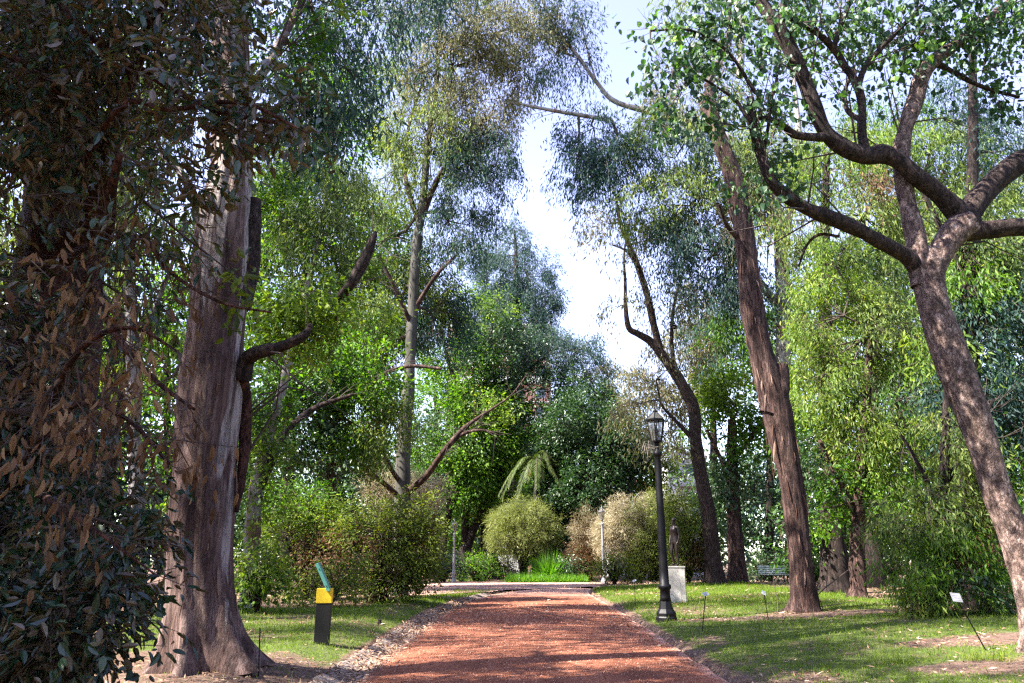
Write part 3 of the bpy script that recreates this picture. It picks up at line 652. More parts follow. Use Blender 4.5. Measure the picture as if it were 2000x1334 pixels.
# ------------------------------------------------------------------ street lamps
M['iron'] = plain('black_painted_iron', (.0045, .004, .005), .5, var=.3, scale=12, bump=.12, spec=.22)
M['iron_grey'] = plain('pale_grey_painted_iron', (.20, .20, .215), .5, var=.25, scale=12, bump=.1)
m, n, b = newmat('old_lantern_glass'); b.inputs['Base Color'].default_value = (.62, .60, .56, 1); b.inputs['Roughness'].default_value = .12; b.inputs['Transmission Weight'].default_value = .93; b.inputs['IOR'].default_value = 1.05
M['glass'] = m
M['bulb'] = plain('frosted_bulb', (.42, .40, .37), .4, var=.05, bump=0)
def lamp(loc, label, iron, sc_=1.0, rz=.2):
    r = empty('street_lamp', loc, label, 'street lamp', 'cast iron lamp posts along the path', rz)
    bm = bmesh.new(); lathe(bm, [(.27, -.05), (.27, .09), (.25, .12), (.255, .20), (.235, .24), (.19, .30), (.165, .42), (.15, .50)], 8, rot=math.pi / 8)
    bmobj('base', bm, M[iron], r)
    bm = bmesh.new()
    lathe(bm, [(.15, .50), (.135, .60), (.13, .78), (.165, .81), (.17, .86), (.165, .90), (.125, .93), (.118, 1.3), (.105, 2.6), (.088, 3.9), (.085, 4.28), (.10, 4.32), (.125, 4.36), (.125, 4.42), (.10, 4.45), (.07, 4.48), (.055, 4.52), (.06, 4.62), (.085, 4.66), (.05, 4.70)], 18)
    bmobj('post', bm, M[iron], r, True)
    z0, z1, rb, rt = 4.74, 5.32, .155, .265
    bm = bmesh.new(); n6 = 6
    pb = [Vector((rb * math.cos(a), rb * math.sin(a), z0)) for a in [2 * math.pi * k / n6 for k in range(n6)]]
    pt = [Vector((rt * math.cos(a), rt * math.sin(a), z1)) for a in [2 * math.pi * k / n6 for k in range(n6)]]
    lathe(bm, [(.05, 4.68), (.13, 4.70), (.165, 4.72), (.165, 4.75), (.05, 4.755)], 6)
    for k in range(n6):
        bar(bm, pb[k], pt[k], .013, 5); bar(bm, pt[k], pt[(k + 1) % n6], .02, 5); bar(bm, pb[k], pb[(k + 1) % n6], .014, 5)
        mb, mt_ = (pb[k] + pb[(k + 1) % n6]) / 2, (pt[k] + pt[(k + 1) % n6]) / 2
        bar(bm, mb, mt_, .007, 4)
    lan = bmobj('lantern', bm, M[iron], r)
    bm = bmesh.new()
    for k in range(n6):
        a, b_, c_, d_ = pb[k] * .97, pb[(k + 1) % n6] * .97, pt[(k + 1) % n6] * .97, pt[k] * .97
        for v in (a, b_): v.z = z0 + .01
        for v in (c_, d_): v.z = z1 - .01
        bm.faces.new([bm.verts.new(v) for v in (a, b_, c_, d_)])
    bmobj('glass', bm, M['glass'], lan)
    bm = bmesh.new(); lathe(bm, [(.035, 4.76), (.035, 4.86), (.02, 4.88), (.055, 4.95), (.065, 5.04), (.04, 5.13), (.01, 5.15)], 10); bmobj('bulb', bm, M['bulb'], lan, True)
    bm = bmesh.new()
    lathe(bm, [(.285, 5.325), (.29, 5.345), (.27, 5.36)], 6)
    for k in range(6):
        a = 2 * math.pi * k / 6; bar(bm, (.27 * math.cos(a), .27 * math.sin(a), 5.36), (.05 * math.cos(a), .05 * math.sin(a), 5.575), .012, 4)
    lathe(bm, [(.065, 5.56), (.07, 5.60), (.04, 5.63), (.02, 5.66), (.032, 5.70), (.014, 5.73), (.008, 5.86), (.001, 5.88)], 10)
    rf = bmobj('roof', bm, M[iron], lan)
    bm = bmesh.new(); lathe(bm, [(.262, 5.355), (.05, 5.57)], 6); bmobj('pane', bm, M['glass'], rf)
    r.scale = (sc_,) * 3
    return r
lp = G(1302, 1213)
lamp(lp, 'tall black cast iron lamp post standing on the lawn beside the stone plinth', 'iron')
# dry twigs caught under the lantern of the near lamp
acc = Acc()
for s_ in (-1, 1):
    for k in range(9 if s_ < 0 else 4):
        a = np.array([lp[0] + s_ * .07, lp[1] - .05, lp[2] + 4.5 + rng.random() * .2]); mid = a + [s_ * rng.uniform(.12, .3), rng.normal() * .1, rng.uniform(.0, .16)]; e = mid + [s_ * rng.uniform(-.02, .12), rng.normal() * .1, -rng.uniform(.15, .42)]
        sticks(acc, [a, mid], [mid, e], .007, .004)
k_ = lp + np.array([0, -.07, 4.56]); sticks(acc, [k_ + [-.09, 0, 0]], [k_ + [.09, 0, .02]], .006, .006)
tag(acc.build('dry_twig', [M['twig_grey']]), 'tangle of pale dry twigs caught under the lantern of the near lamp', 'twigs')
lamp(G(1180, 1141), 'slim grey lamp post in front of the beige flowering bush at the far bend', 'iron_grey', .93, .4)
lamp(G(885.5, 1138.5), 'dark lamp post beside the black railing at the left of the far path', 'iron_grey', .80, .1)

# ------------------------------------------------------------------ statue on its plinth
M['stone'] = plain('stained_white_stone', (.33, .31, .275), .85, var=.38, scale=5, bump=.25)
M['bronze'] = plain('dark_bronze', (.030, .022, .020), .38, metal=.55, var=.3, scale=8, bump=.1)
sp0 = G(1325, 1177)
r = empty('stone_plinth', sp0, 'square stained white stone plinth under the bronze figure', 'plinth', rz=R(-14))
bm = bmesh.new(); box(bm, (0, 0, .60), (.60, .60, 1.26), bev=.012); box(bm, (0, 0, 1.235), (.64, .64, .05), bev=.01)
bmobj('block', bm, M['stone'], r)
pt_ = float(sp0[2]) + 1.26
def figure():
    J = {'pelvis': (0, 0, .93, .125), 'waist': (0.0, -.01, 1.08, .098), 'chest': (0, .0, 1.27, .125), 'shl': (0, .01, 1.38, .095), 'neck': (0, 0, 1.455, .048), 'head0': (-.0, -.01, 1.53, .062), 'head1': (-.01, -.015, 1.615, .085), 'head2': (-.0, -.0, 1.68, .055),
         'lsh': (.155, .01, 1.385, .050), 'lel': (.195, .045, 1.12, .038), 'lwr': (.165, -.02, .90, .026), 'lha': (.15, -.045, .83, .024),
         'rsh': (-.155, .01, 1.385, .050), 'rel': (-.20, .035, 1.13, .038), 'rwr': (-.175, -.06, .91, .026), 'rha': (-.165, -.085, .84, .024),
         'lhip': (.085, 0, .86, .100), 'lkn': (.08, -.02, .50, .060), 'lcf': (.082, .02, .36, .056), 'lan': (.08, .02, .09, .034), 'lft': (.09, -.13, .035, .026),
         'rhip': (-.085, 0, .86, .100), 'rkn': (-.10, -.10, .50, .060), 'rcf': (-.10, -.05, .36, .055), 'ran': (-.10, -.0, .09, .034), 'rft': (-.12, -.15, .035, .026)}
    E = [('pelvis', 'waist'), ('waist', 'chest'), ('chest', 'shl'), ('shl', 'neck'), ('neck', 'head0'), ('head0', 'head1'), ('head1', 'head2'), ('shl', 'lsh'), ('lsh', 'lel'), ('lel', 'lwr'), ('lwr', 'lha'), ('shl', 'rsh'), ('rsh', 'rel'), ('rel', 'rwr'), ('rwr', 'rha'),
         ('pelvis', 'lhip'), ('lhip', 'lkn'), ('lkn', 'lcf'), ('lcf', 'lan'), ('lan', 'lft'), ('pelvis', 'rhip'), ('rhip', 'rkn'), ('rkn', 'rcf'), ('rcf', 'ran'), ('ran', 'rft')]
    for sd, s_ in (('l', 1), ('r', -1)):
        h = J[sd + 'ha']
        for i in range(4):
            nmx = f'{sd}f{i}'; J[nmx] = (h[0] + .002 * s_, h[1] - .024 + .016 * i, h[2] - .055 - .006 * (i in (1, 2)), .0085); J[nmx + 'b'] = (h[0] - .012 * s_, h[1] - .026 + .016 * i, h[2] - .088 - .006 * (i in (1, 2)), .007)
            E += [(sd + 'ha', nmx), (nmx, nmx + 'b')]
        J[sd + 'th'] = (h[0] - .012 * s_, h[1] - .045, h[2] - .03, .009); E.append((sd + 'ha', sd + 'th'))
    ks = list(J); me = bpy.data.meshes.new('standing_statue')
    me.from_pydata([J[k][:3] for k in ks], [(ks.index(a), ks.index(b)) for a, b in E], [])
    o = bpy.data.objects.new('standing_statue', me); C.objects.link(o)
    md = o.modifiers.new('skin', 'SKIN')
    for v, k in zip(me.skin_vertices[0].data, ks):
        rr = J[k][3]; wide = {'pelvis': 1.5, 'waist': 1.25, 'chest': 1.25, 'shl': 1.15, 'lhip': 1.15, 'rhip': 1.15}.get(k, 1.0)
        v.radius = (rr * wide, rr); v.use_root = (k == 'pelvis')
    md.use_smooth_shade = True
    sb = o.modifiers.new('sub', 'SUBSURF'); sb.levels = 2; sb.render_levels = 2
    dg = bpy.context.evaluated_depsgraph_get(); m2 = bpy.data.meshes.new_from_object(o.evaluated_get(dg))
    o.modifiers.clear(); o.data = m2
    bm = bmesh.new(); bm.from_mesh(m2)
    # face and breast relief, hair bun
    for v in bm.verts:
        c = v.co
        for (q, rr, am) in (((-.0, -.11, 1.585), .028, .022), ((0, -.09, 1.535), .03, .010), ((.035, -.09, 1.61), .018, -.008), ((-.045, -.09, 1.61), .018, -.008), ((.062, -.11, 1.30), .065, .045), ((-.062, -.11, 1.30), .065, .045), ((0, .12, .90), .12, .045)):
            dd = (c - Vector(q)).length
            if dd < rr * 2: v.co += Vector((0, -1 if q[1] < 0 else 1, 0)) * am * math.exp(-(dd / rr) ** 2)
    bm.to_mesh(m2); bm.free(); m2.materials.append(M['bronze'])
    for p in m2.polygons: p.use_smooth = True
    return o
st = figure()
st.location = (float(sp0[0]), float(sp0[1]), pt_ - .012); st.rotation_euler = (0, 0, R(-50)); st.scale = (1.0, 1.0, 1.0)
tag(st, 'dark bronze nude figure standing with lowered arms on the white plinth', 'statue')
bm = bmesh.new()
lathe(bm, [(.035, 1.60), (.088, 1.615), (.097, 1.66), (.075, 1.71), (.02, 1.73)], 12, c=(0, .012)); lathe(bm, [(.01, 1.60), (.04, 1.615), (.045, 1.645), (.015, 1.67)], 10, c=(0, .115))
bmobj('hair', bm, M['bronze'], st, True)

# ------------------------------------------------------------------ yellow and black post with a tilted board
M['yellow'] = plain('yellow_painted_board', (.62, .43, .015), .6, var=.12, bump=.1)
M['black'] = plain('black_painted_board', (.004, .0035, .0035), .7, var=.3, bump=.15)
M['teal'] = plain('teal_painted_board', (.075, .24, .20), .5, var=.14, bump=.08)
M['white'] = plain('white_enamel', (.42, .43, .43), .5, var=.08, bump=.05)
pp = G(628, 1257)
r = empty('information_post', pp, 'black and yellow square post with a tilted teal board on top', 'signpost', rz=R(8))
bm = bmesh.new(); box(bm, (0, 0, .34), (.27, .24, .76), bev=.006); bmobj('post', bm, M['black'], r)
bm = bmesh.new(); box(bm, (0, 0, .84), (.285, .255, .26), bev=.006); bmobj('yellow_band', bm, M['yellow'], r)
rot = Matrix.Rotation(R(-27), 3, 'Y')
bm = bmesh.new(); box(bm, (-.045, 0, 1.17), (.062, .36, .56), rot, .006); bd = bmobj('board', bm, M['teal'], r)
for k in (-1, 1):
    bm = bmesh.new(); v = rot @ Vector((0, -.183, .17 * k)); box(bm, (v.x - .045, v.y, v.z + 1.17), (.014, .008, .014))
    bmobj('screw', bm, M['iron'], bd)
bm = bmesh.new(); bar(bm, (.12, 0, .96), (.12, 0, 1.06), .012); bmobj('bracket', bm, M['iron'], r)

# ------------------------------------------------------------------ plant labels on stakes
M['plate_grey'] = plain('grey_metal_plate', (.13, .135, .15), .5, var=.2, bump=.05)
def label(b, t, w_, h_, lbl, tilt=0.0, col='white', lean=(0, 0)):
    """b foot (world), t plate centre (world)"""
    r = empty('plant_label', b, lbl, 'plant label', 'botanical labels on thin stakes')
    b = Vector(b); t = Vector(t) - b
    bm = bmesh.new(); bar(bm, (0, 0, -.05), t, .010, 6); bmobj('stake', bm, M['iron'], r)
    if w_:
        q = Matrix.Rotation(tilt, 3, 'Y') @ Matrix.Rotation(R(-35), 3, 'X')
        bm = bmesh.new(); box(bm, t, (w_, .008, h_), q, .002); pl_ = bmobj('plate', bm, M[col], r)
        bm = bmesh.new()
        for k, ww in enumerate((.8, .6, .7)):
            v = q @ Vector((0, -.0055, h_ * (.25 - .25 * k))); box(bm, t + v, (w_ * ww, .002, h_ * .07), q)
        bmobj('lettering', bm, M['iron_grey'], pl_)
    return r
g = G(1371, 1233); label(g, P(1378, 1160, g[1]), .13, .09, 'white plant label on an upright stake right of the white plinth', R(-12))
g = G(1501, 1211); label(g, P(1492, 1158, g[1]), .11, .11, 'white plant label on a thin stake left of the leaning gum trunk', R(25))
g = G(1241, 1184); label(g, P(1239, 1134, g[1]), .13, .07, 'small pale plant label on the lawn left of the near lamp post', R(-20))
g = G(1928, 1270); label(g, P(1868, 1167, g[1] - .1), .155, .16, 'grey plant label on a stake leaning left in front of the drooping bush', R(6), col='plate_grey')
g = G(505, 1322); label(g, P(508, 1226, g[1]), 0, 0, 'bare black stake without a plate beside the big peeling trunk')
g = G(741, 1221); bm = bmesh.new(); lathe(bm, [(.05, -.03), (.06, .03), (.045, .09), (.05, .12), (.02, .15)], 9); tap = bmobj('garden_tap', bm, M['bark_dark']); tap.location = tuple(g); tag(tap, 'small dark stub standing in the lawn near the gutter', 'stub')

# ------------------------------------------------------------------ bench
g = G(1512, 1131); g[1] = 46.; g[0] = P(1512, 1131, 46)[0]; g[2] = float(H(g[0], g[1]))
r = empty('park_bench', g, 'pale slatted park bench between the far trunks', 'bench', rz=R(6))
M['benchw'] = plain('pale_green_painted_slat', (.42, .46, .38), .6, var=.15, bump=.1)
bm = bmesh.new()
for k in range(4): box(bm, (0, -.2 + .12 * k, .45), (1.7, .09, .03), bev=.004)
bmobj('seat', bm, M['benchw'], r)
bm = bmesh.new()
for k in range(4): box(bm, (0, .24 + .02 * k, .56 + .12 * k), (1.7, .025, .09), Matrix.Rotation(R(-10), 3, 'X'), .004)
bmobj('backrest', bm, M['benchw'], r)
for s_ in (-1, 1):
    bm = bmesh.new(); x_ = .72 * s_
    box(bm, (x_, -.2, .21), (.05, .05, .46)); box(bm, (x_, .2, .21), (.05, .05, .46)); box(bm, (x_, 0, .425), (.05, .46, .02)); box(bm, (x_, .30, .69), (.04, .04, .56), Matrix.Rotation(R(-10), 3, 'X'))
    bmobj('leg', bm, M['iron'], r)

# ------------------------------------------------------------------ railing behind the far bend
fy = 65.5; x0, x1 = P(800, 1100, fy)[0], P(1120, 1100, fy)[0]
r = empty('iron_railing', ((x0 + x1) / 2, fy, 0), 'black iron railing of upright bars behind the far bend', 'railing'); Lh = (x1 - x0) / 2
bm = bmesh.new(); x_ = -Lh
while x_ < Lh: bar(bm, (x_, 0, .05), (x_, 0, 2.55), .012, 4); x_ += .13
bmobj('bars', bm, M['iron'], r)['kind'] = 'stuff'
for z in (.25, 2.35):
    bm = bmesh.new(); box(bm, (0, .0, z), (2 * Lh, .05, .045)); bmobj('rail', bm, M['iron'], r)
for px_ in (905, 950, 992, 1060, 840):
    bm = bmesh.new(); xx = P(px_, 1100, fy)[0] - (x0 + x1) / 2; box(bm, (xx, -.05, 1.33), (.13, .13, 2.7), bev=.01); lathe(bm, [(.08, 2.68), (.05, 2.73), (.07, 2.79), (.01, 2.86)], 8, c=(xx, -.05)); bmobj('post', bm, M['iron'], r)

# ------------------------------------------------------------------ buildings and traffic beyond the trees
M['brick'] = plain('pink_brick_facade', (.40, .20, .155), .85, var=.15, scale=3, bump=.1)
M['cream'] = plain('white_render', (.50, .48, .50), .8, var=.08, scale=2, bump=.05)
M['window'] = plain('dark_window_glass', (.05, .06, .08), .15, var=.2, bump=0, spec=.8)
M['tile'] = plain('red_brown_roof_tile', (.24, .10, .075), .8, var=.3, scale=8, bump=.3)
def building(loc, sx, sy, hh, floors, cols, mat, label, roofmat='cream', ww=1.3, wh=1.5):
    r = empty('building', loc, label, 'building')
    bm = bmesh.new(); box(bm, (0, sy / 2, hh / 2), (sx, sy, hh)); bmobj('wall', bm, M[mat], r)
    bm = bmesh.new(); box(bm, (0, sy / 2, hh + .35), (sx + .5, sy + .5, .7)); bmobj('roof', bm, M[roofmat], r)
    fh = hh / floors
    for i in range(floors):
        bm = bmesh.new(); box(bm, (0, -.5, i * fh + .12), (sx * .96, 1.0, .18)); box(bm, (0, -.97, i * fh + .65), (sx * .96, .06, .9)) if i % 2 else None
        bmobj('balcony', bm, M['cream' if mat == 'brick' else mat], r)
        for j in range(cols):
            bm = bmesh.new(); xx = (j + .5) / cols * sx - sx / 2
            box(bm, (xx, -.02, i * fh + fh * .55), (ww + .2, .10, wh + .2)); f_ = bmobj('window', bm, M['cream'], r)
            bm = bmesh.new(); box(bm, (xx, -.08, i * fh + fh * .55), (ww, .03, wh)); bmobj('pane', bm, M['window'], f_)
    return r
q = P(975, 640, 118); building((q[0], 118, 0), 17, 14, q[2], 12, 5, 'brick', 'tall pinkish brick apartment block glimpsed above the dark central trees')
q = P(1347, 895, 82); building((q[0], 82, 0), 3.6, 8, q[2], 4, 1, 'cream', 'narrow white building glimpsed between the near lamp and the slender dark trunk')
q = P(1262, 985, 76)
r = empty('garden_pavilion', (q[0] - .6, 76, 0), 'low house with a sloping red brown roof behind the beige bush', 'pavilion')
bm = bmesh.new(); box(bm, (0, 2, 3.0), (6.4, 4, 6.0)); bmobj('wall', bm, M['cream'], r)
bm = bmesh.new(); zt = P(1230, 935, 76)[2]
pr_ = [(-4.2, 5.9), (0, zt), (4.2, 5.9), (4.2, 5.7), (0, zt - .22), (-4.2, 5.7)]
fr_ = [bm.verts.new((a, -.6, b_)) for a, b_ in pr_]; bk = [bm.verts.new((a, 4.6, b_)) for a, b_ in pr_]
for k in range(6): bm.faces.new((fr_[k], fr_[(k + 1) % 6], bk[(k + 1) % 6], bk[k]))
bm.faces.new((fr_[0], fr_[1], fr_[4], fr_[5])); bm.faces.new((fr_[1], fr_[2], fr_[3], fr_[4])); bm.faces.new((bk[0], bk[5], bk[4], bk[1])); bm.faces.new((bk[1], bk[4], bk[3], bk[2]))
bmobj('roof', bm, M['tile'], r)
for xx in (-1.6, 1.6):
    bm = bmesh.new(); box(bm, (xx, -.03, 4.2), (1.1, .08, 1.3)); bmobj('window', bm, M['window'], r)
q = P(968, 1068, 80)
r = empty('traffic_light', (q[0], 80, 0), 'traffic light showing red beyond the black railing', 'traffic light')
bm = bmesh.new(); lathe(bm, [(.07, 0), (.06, q[2] - .6)], 8); bmobj('pole', bm, M['iron'], r)
bm = bmesh.new(); box(bm, (0, -.05, q[2] - .28), (.34, .25, 1.0), bev=.03); hd = bmobj('housing', bm, M['iron'], r)
m, n, b = newmat('red_signal'); b.inputs['Base Color'].default_value = (.8, .02, .02, 1); b.inputs['Emission Color'].default_value = (1, .03, .02, 1); b.inputs['Emission Strength'].default_value = 6
M['redlamp'] = m
for k, mt_ in enumerate(('redlamp', 'black', 'black')):
    bm = bmesh.new(); bmesh.ops.create_uvsphere(bm, u_segments=12, v_segments=8, radius=.12); bmesh.ops.transform(bm, matrix=Matrix.Translation((0, -.19, q[2] + .02 - .30 * k)) @ Matrix.Diagonal((1, .35, 1, 1)), verts=bm.verts); bmobj('lens', bm, M[mt_], hd)
# white van standing beyond the railing
q = P(948, 1120, 76)
r = empty('parked_van', (q[0] + 1.2, 76, 0), 'white van parked in the street beyond the black railing', 'van')
bm = bmesh.new()
pf = [(-2.4, .35), (-2.4, 1.1), (-2.15, 1.25), (-1.55, 2.0), (-1.2, 2.12), (2.3, 2.12), (2.42, 1.9), (2.42, .35)]
A_ = [bm.verts.new((a, -.9, b_)) for a, b_ in pf]; B_ = [bm.verts.new((a, .9, b_)) for a, b_ in pf]
for k in range(8): bm.faces.new((A_[k], A_[(k + 1) % 8], B_[(k + 1) % 8], B_[k]))
bm.faces.new(A_); bm.faces.new(B_[::-1]); bmesh.ops.bevel(bm, geom=bm.edges[:], offset=.05, segments=2, affect='EDGES'); bmobj('body', bm, M['white'], r)
bm = bmesh.new(); box(bm, (-1.2, -.905, 1.6), (.75, .02, .5)); bmobj('side_window', bm, M['window'], r)
for xx in (-1.5, 1.5):
    for yy_ in (-.82, .82):
        bm = bmesh.new(); lathe(bm, [(.2, -.1), (.33, -.1), (.35, -.05), (.35, .05), (.33, .1), (.2, .1)], 18); bmesh.ops.transform(bm, matrix=Matrix.Translation((xx, yy_, .35)) @ Matrix.Rotation(R(90), 4, 'X'), verts=bm.verts)
        wh_ = bmobj('wheel', bm, M['black'], r); bm = bmesh.new(); lathe(bm, [(.19, -.09), (.2, .09)], 14); bmesh.ops.transform(bm, matrix=Matrix.Translation((xx, yy_, .35)) @ Matrix.Rotation(R(90), 4, 'X'), verts=bm.verts); bmobj('rim', bm, M['iron_grey'], wh_)
# ------------------------------------------------------------------ the trees
def d(**k): return k
# 1. dark near tree at the left edge: rusty undersides, boughs of dry leaves, low skirt
tree('broadleaf_tree', 'dark near tree at the left edge with hanging dry brown leaves', 8.0,
     [(70, 1330, 100), (75, 1000, 92), (88, 800, 84), (105, 600, 78), (130, 400, 70), (120, 200, 62), (60, -60, 55), (0, -400, 40)],
     [[(120, 520, 45), (185, 400, 30, -.8), (215, 270, 17, -1.8), (262, 130, 13, -2.6), (300, 40, 11, -3), (335, -40, 10, -3.2)],
      [(262, 130, 9, -2.6), (290, 145, 8, -2.8), (340, 175, 6, -3), (420, 215, 5, -3.2), (540, 240, 3, -3.4)],
      [(262, 130, 9, -2.6), (200, 90, 7, -2.9), (140, 40, 6, -3.1), (90, -40, 6, -3.2)],
      [(200, 300, 12, -1.5), (120, 190, 8, -2.6), (40, 120, 6, -3.2), (-60, 90, 5, -3.6)],
      [(150, 620, 16, -.8), (205, 470, 12, -2.2), (220, 360, 9, -2.8), (235, 300, 5, -3)],
      [(205, 470, 10, -2.2), (190, 560, 9, -2.6), (225, 650, 7, -2.9), (300, 740, 5, -3), (380, 800, 3, -3.1)],
      [(130, 500, 9, -1), (260, 460, 5, -2.8), (330, 530, 4, -3), (430, 590, 3, -3.2), (530, 610, 2, -3.2)],
      [(90, 800, 9, -1.5), (160, 680, 6, -3), (260, 640, 4, -3.2), (350, 690, 3, -3.3)],
      [(60, 880, 8, -1.6), (150, 790, 5, -3.2), (250, 820, 4, -3.4), (330, 905, 3, -3.4)],
      [(110, 420, 10, -1.6), (230, 215, 6, -3.1), (330, 215, 5, -3.4), (470, 200, 4, -3.5), (600, 260, 2, -3.5)],
      [(70, 960, 8, -2), (150, 1010, 5, -3.4), (220, 1060, 3, -3.6), (300, 1120, 2, -3.6)]],
     [(60, 90, 170, 150, d(d=-2.6, hab='magn', cov=2.0)), (220, 60, 150, 110, d(d=-3, hab='magn', cov=1.8)), (380, 60, 130, 100, d(d=-3, hab='magn', cov=2.0)), (500, 195, 110, 80, d(d=-3.2, hab='magn', cov=1.6)),
      (180, 250, 190, 120, d(d=-2.6, hab='magn', cov=1.5)), (370, 230, 130, 95, d(d=-3.2, hab='magn', cov=1.5)), (300, 420, 130, 80, d(d=-3, hab='magn', cov=1.1)), (590, 240, 60, 55, d(d=-3.2, hab='magn', cov=1.6)),
      (40, 300, 130, 160, d(d=-2.4, hab='magn', cov=1.0)),
      (160, 540, 150, 80, d(d=-2.8, hab='magn', cov=.6)), (420, 570, 70, 55, d(d=-3, hab='magn', cov=.8, leaf='mixbush', tint=-.2)), (330, 350, 60, 50, d(d=-3, hab='magn', cov=.7)),
      (110, 640, 160, 120, d(d=-3, hab='dead', leaf='dead', cov=0.27, tint=.0)), (250, 700, 140, 120, d(d=-3.2, hab='dead', leaf='dead', cov=0.22)), (60, 800, 120, 150, d(d=-3.2, hab='dead', leaf='dead', cov=0.27)),
      (200, 870, 150, 130, d(d=-3.4, hab='dead', leaf='dead', cov=0.27)), (330, 760, 80, 120, d(d=-3.4, hab='dead', leaf='dead', cov=0.15)), (330, 560, 80, 80, d(d=-3, hab='dead', leaf='dead', cov=0.11)), (200, 470, 150, 70, d(d=-3.1, hab='dead', leaf='dead', cov=.10)), (330, 900, 60, 110, d(d=-3.4, hab='dead', leaf='dead', cov=.2)), (100, 980, 120, 80, d(d=-3.4, hab='dead', leaf='dead', cov=0.15)),
      (60, 700, 150, 200, d(d=-1.2, hab='magn', cov=.3)), (120, 860, 190, 170, d(d=-.6, hab='magn', cov=.8, tint=-.2)), (90, 1060, 190, 160, d(d=-1.4, hab='magn', cov=3.2, tint=-.2)), (190, 1080, 105, 150, d(d=-2.0, hab='magn', cov=1.7, tint=-.2)),
      (70, 1220, 210, 150, d(d=-2.2, hab='magn', cov=3.2, tint=-.15)), (205, 1180, 85, 100, d(d=-2.6, hab='magn', cov=2.2, tint=-.15)), (130, 1290, 130, 90, d(d=-2.8, hab='magn', cov=2.4, tint=-.1)), (270, 1040, 45, 60, d(d=-2.8, hab='magn', cov=.8)), (-60, 1100, 200, 260, d(d=-.6, hab='magn', cov=3)),
      (-250, 200, 330, 350, d(d=-2, hab='magn', cov=2.6)), (-300, -300, 420, 350, d(d=-1.5, hab='magn', cov=2.4, size=1.6)), (200, -220, 380, 190, d(d=-2.2, hab='magn', cov=2.2, size=1.3)), (-350, 750, 300, 400, d(d=-1.5, hab='magn', cov=2.4, size=1.4))],
     mat='bark_red', tw=.5, leaf='magnolia', hab='magn', sides=28, rough=.10, cov=2.4, gap=.34, gscale=.5, step=.12)
# 2. big peeling gum beside it
tree('eucalyptus_tree', 'massive peeling purple brown gum trunk with buttressed roots left of the path', 11.2,
     [(400, 1322, 72), (397, 1240, 63), (394, 1160, 60), (393, 1080, 58), (398, 980, 58), (402, 880, 58), (410, 780, 57), (418, 690, 57), (427, 600, 54), (436, 500, 52), (443, 420, 48), (451, 350, 40), (454, 280, 36), (452, 150, 36), (444, 0, 34), (430, -200, 32), (425, -500, 26), (430, -800, 16)],
     [[(470, 740, 20), (484, 700, 15, -.1), (512, 686, 13, -.3), (548, 678, 11, -.5), (585, 662, 9, -.6), (601, 648, 7, -.6), (607, 632, 3, -.6)],
      [(462, 1000, 4), (472, 930, 9, .1), (479, 860, 12, .2), (480, 790, 12, .2), (474, 740, 12)],
      [(470, 600, 20), (484, 520, 22, .1), (492, 450, 17, .1), (497, 390, 14, .1)],
      [(410, 480, 14), (388, 410, 10), (372, 370, 9, .2), (350, 335, 8, .4), (318, 300, 7, .6)],
      [(450, 200, 14), (500, 160, 9, .5), (560, 60, 7, 1), (620, -60, 6, 1.4)], [(445, 20, 16), (380, -80, 12, -.5), (300, -240, 9, -1)],
      [(430, -300, 18), (560, -420, 12, 1), (760, -520, 8, 2)]],
     [(640, 110, 100, 90, d(d=3, cov=3.4)), (600, 230, 80, 80, d(d=3, cov=3.2)), (660, 250, 50, 60, d(d=3, cov=2.4)), (700, 50, 110, 60, d(d=4, cov=2.4)), (820, 10, 80, 45, d(d=5, cov=2.0)), (560, 90, 90, 80, d(d=1, cov=1.2, leaf='green', hab='broad', size=.6)), (640, 15, 50, 40, d(d=-2, cov=.9, leaf='bright', hab='broad', size=.6)),
      (450, -250, 350, 220, d(d=0, cov=.5, size=1.5)), (800, -330, 260, 160, d(d=2, cov=.5, size=1.5)), (150, -350, 350, 250, d(d=2, cov=.6, size=1.6)), (-300, -100, 350, 300, d(d=4, cov=.5, size=1.6))],
     mat='bark_big', leaf='euc_blue', hab='euc', sides=64, rough=.10, lobes=6, lobe_h=.50, lobe_a=1.0, step=.06, peel=240, limb_mats={0: 'bark_limb', 1: 'bark_red', 2: 'bark_limb'}, shade_blobs=[(-14, 13, 20, 3.5, 3, 2), (-9, 17, 23, 3.5, 3, 2), (-5, 12, 22, 3, 3, 2), (-12, 21, 25, 3.5, 3, 2), (-17, 10, 19, 3, 3, 2), (-18, 18, 22, 3, 3, 2), (-10, 9, 18, 3, 2.5, 1.5), (-3, 18, 25, 3, 3, 1.5), (-7, 26, 30, 3, 3, 2)], cov=2, gap=.38)  # high leaf masses out of view, added to streak path and lawn with shade
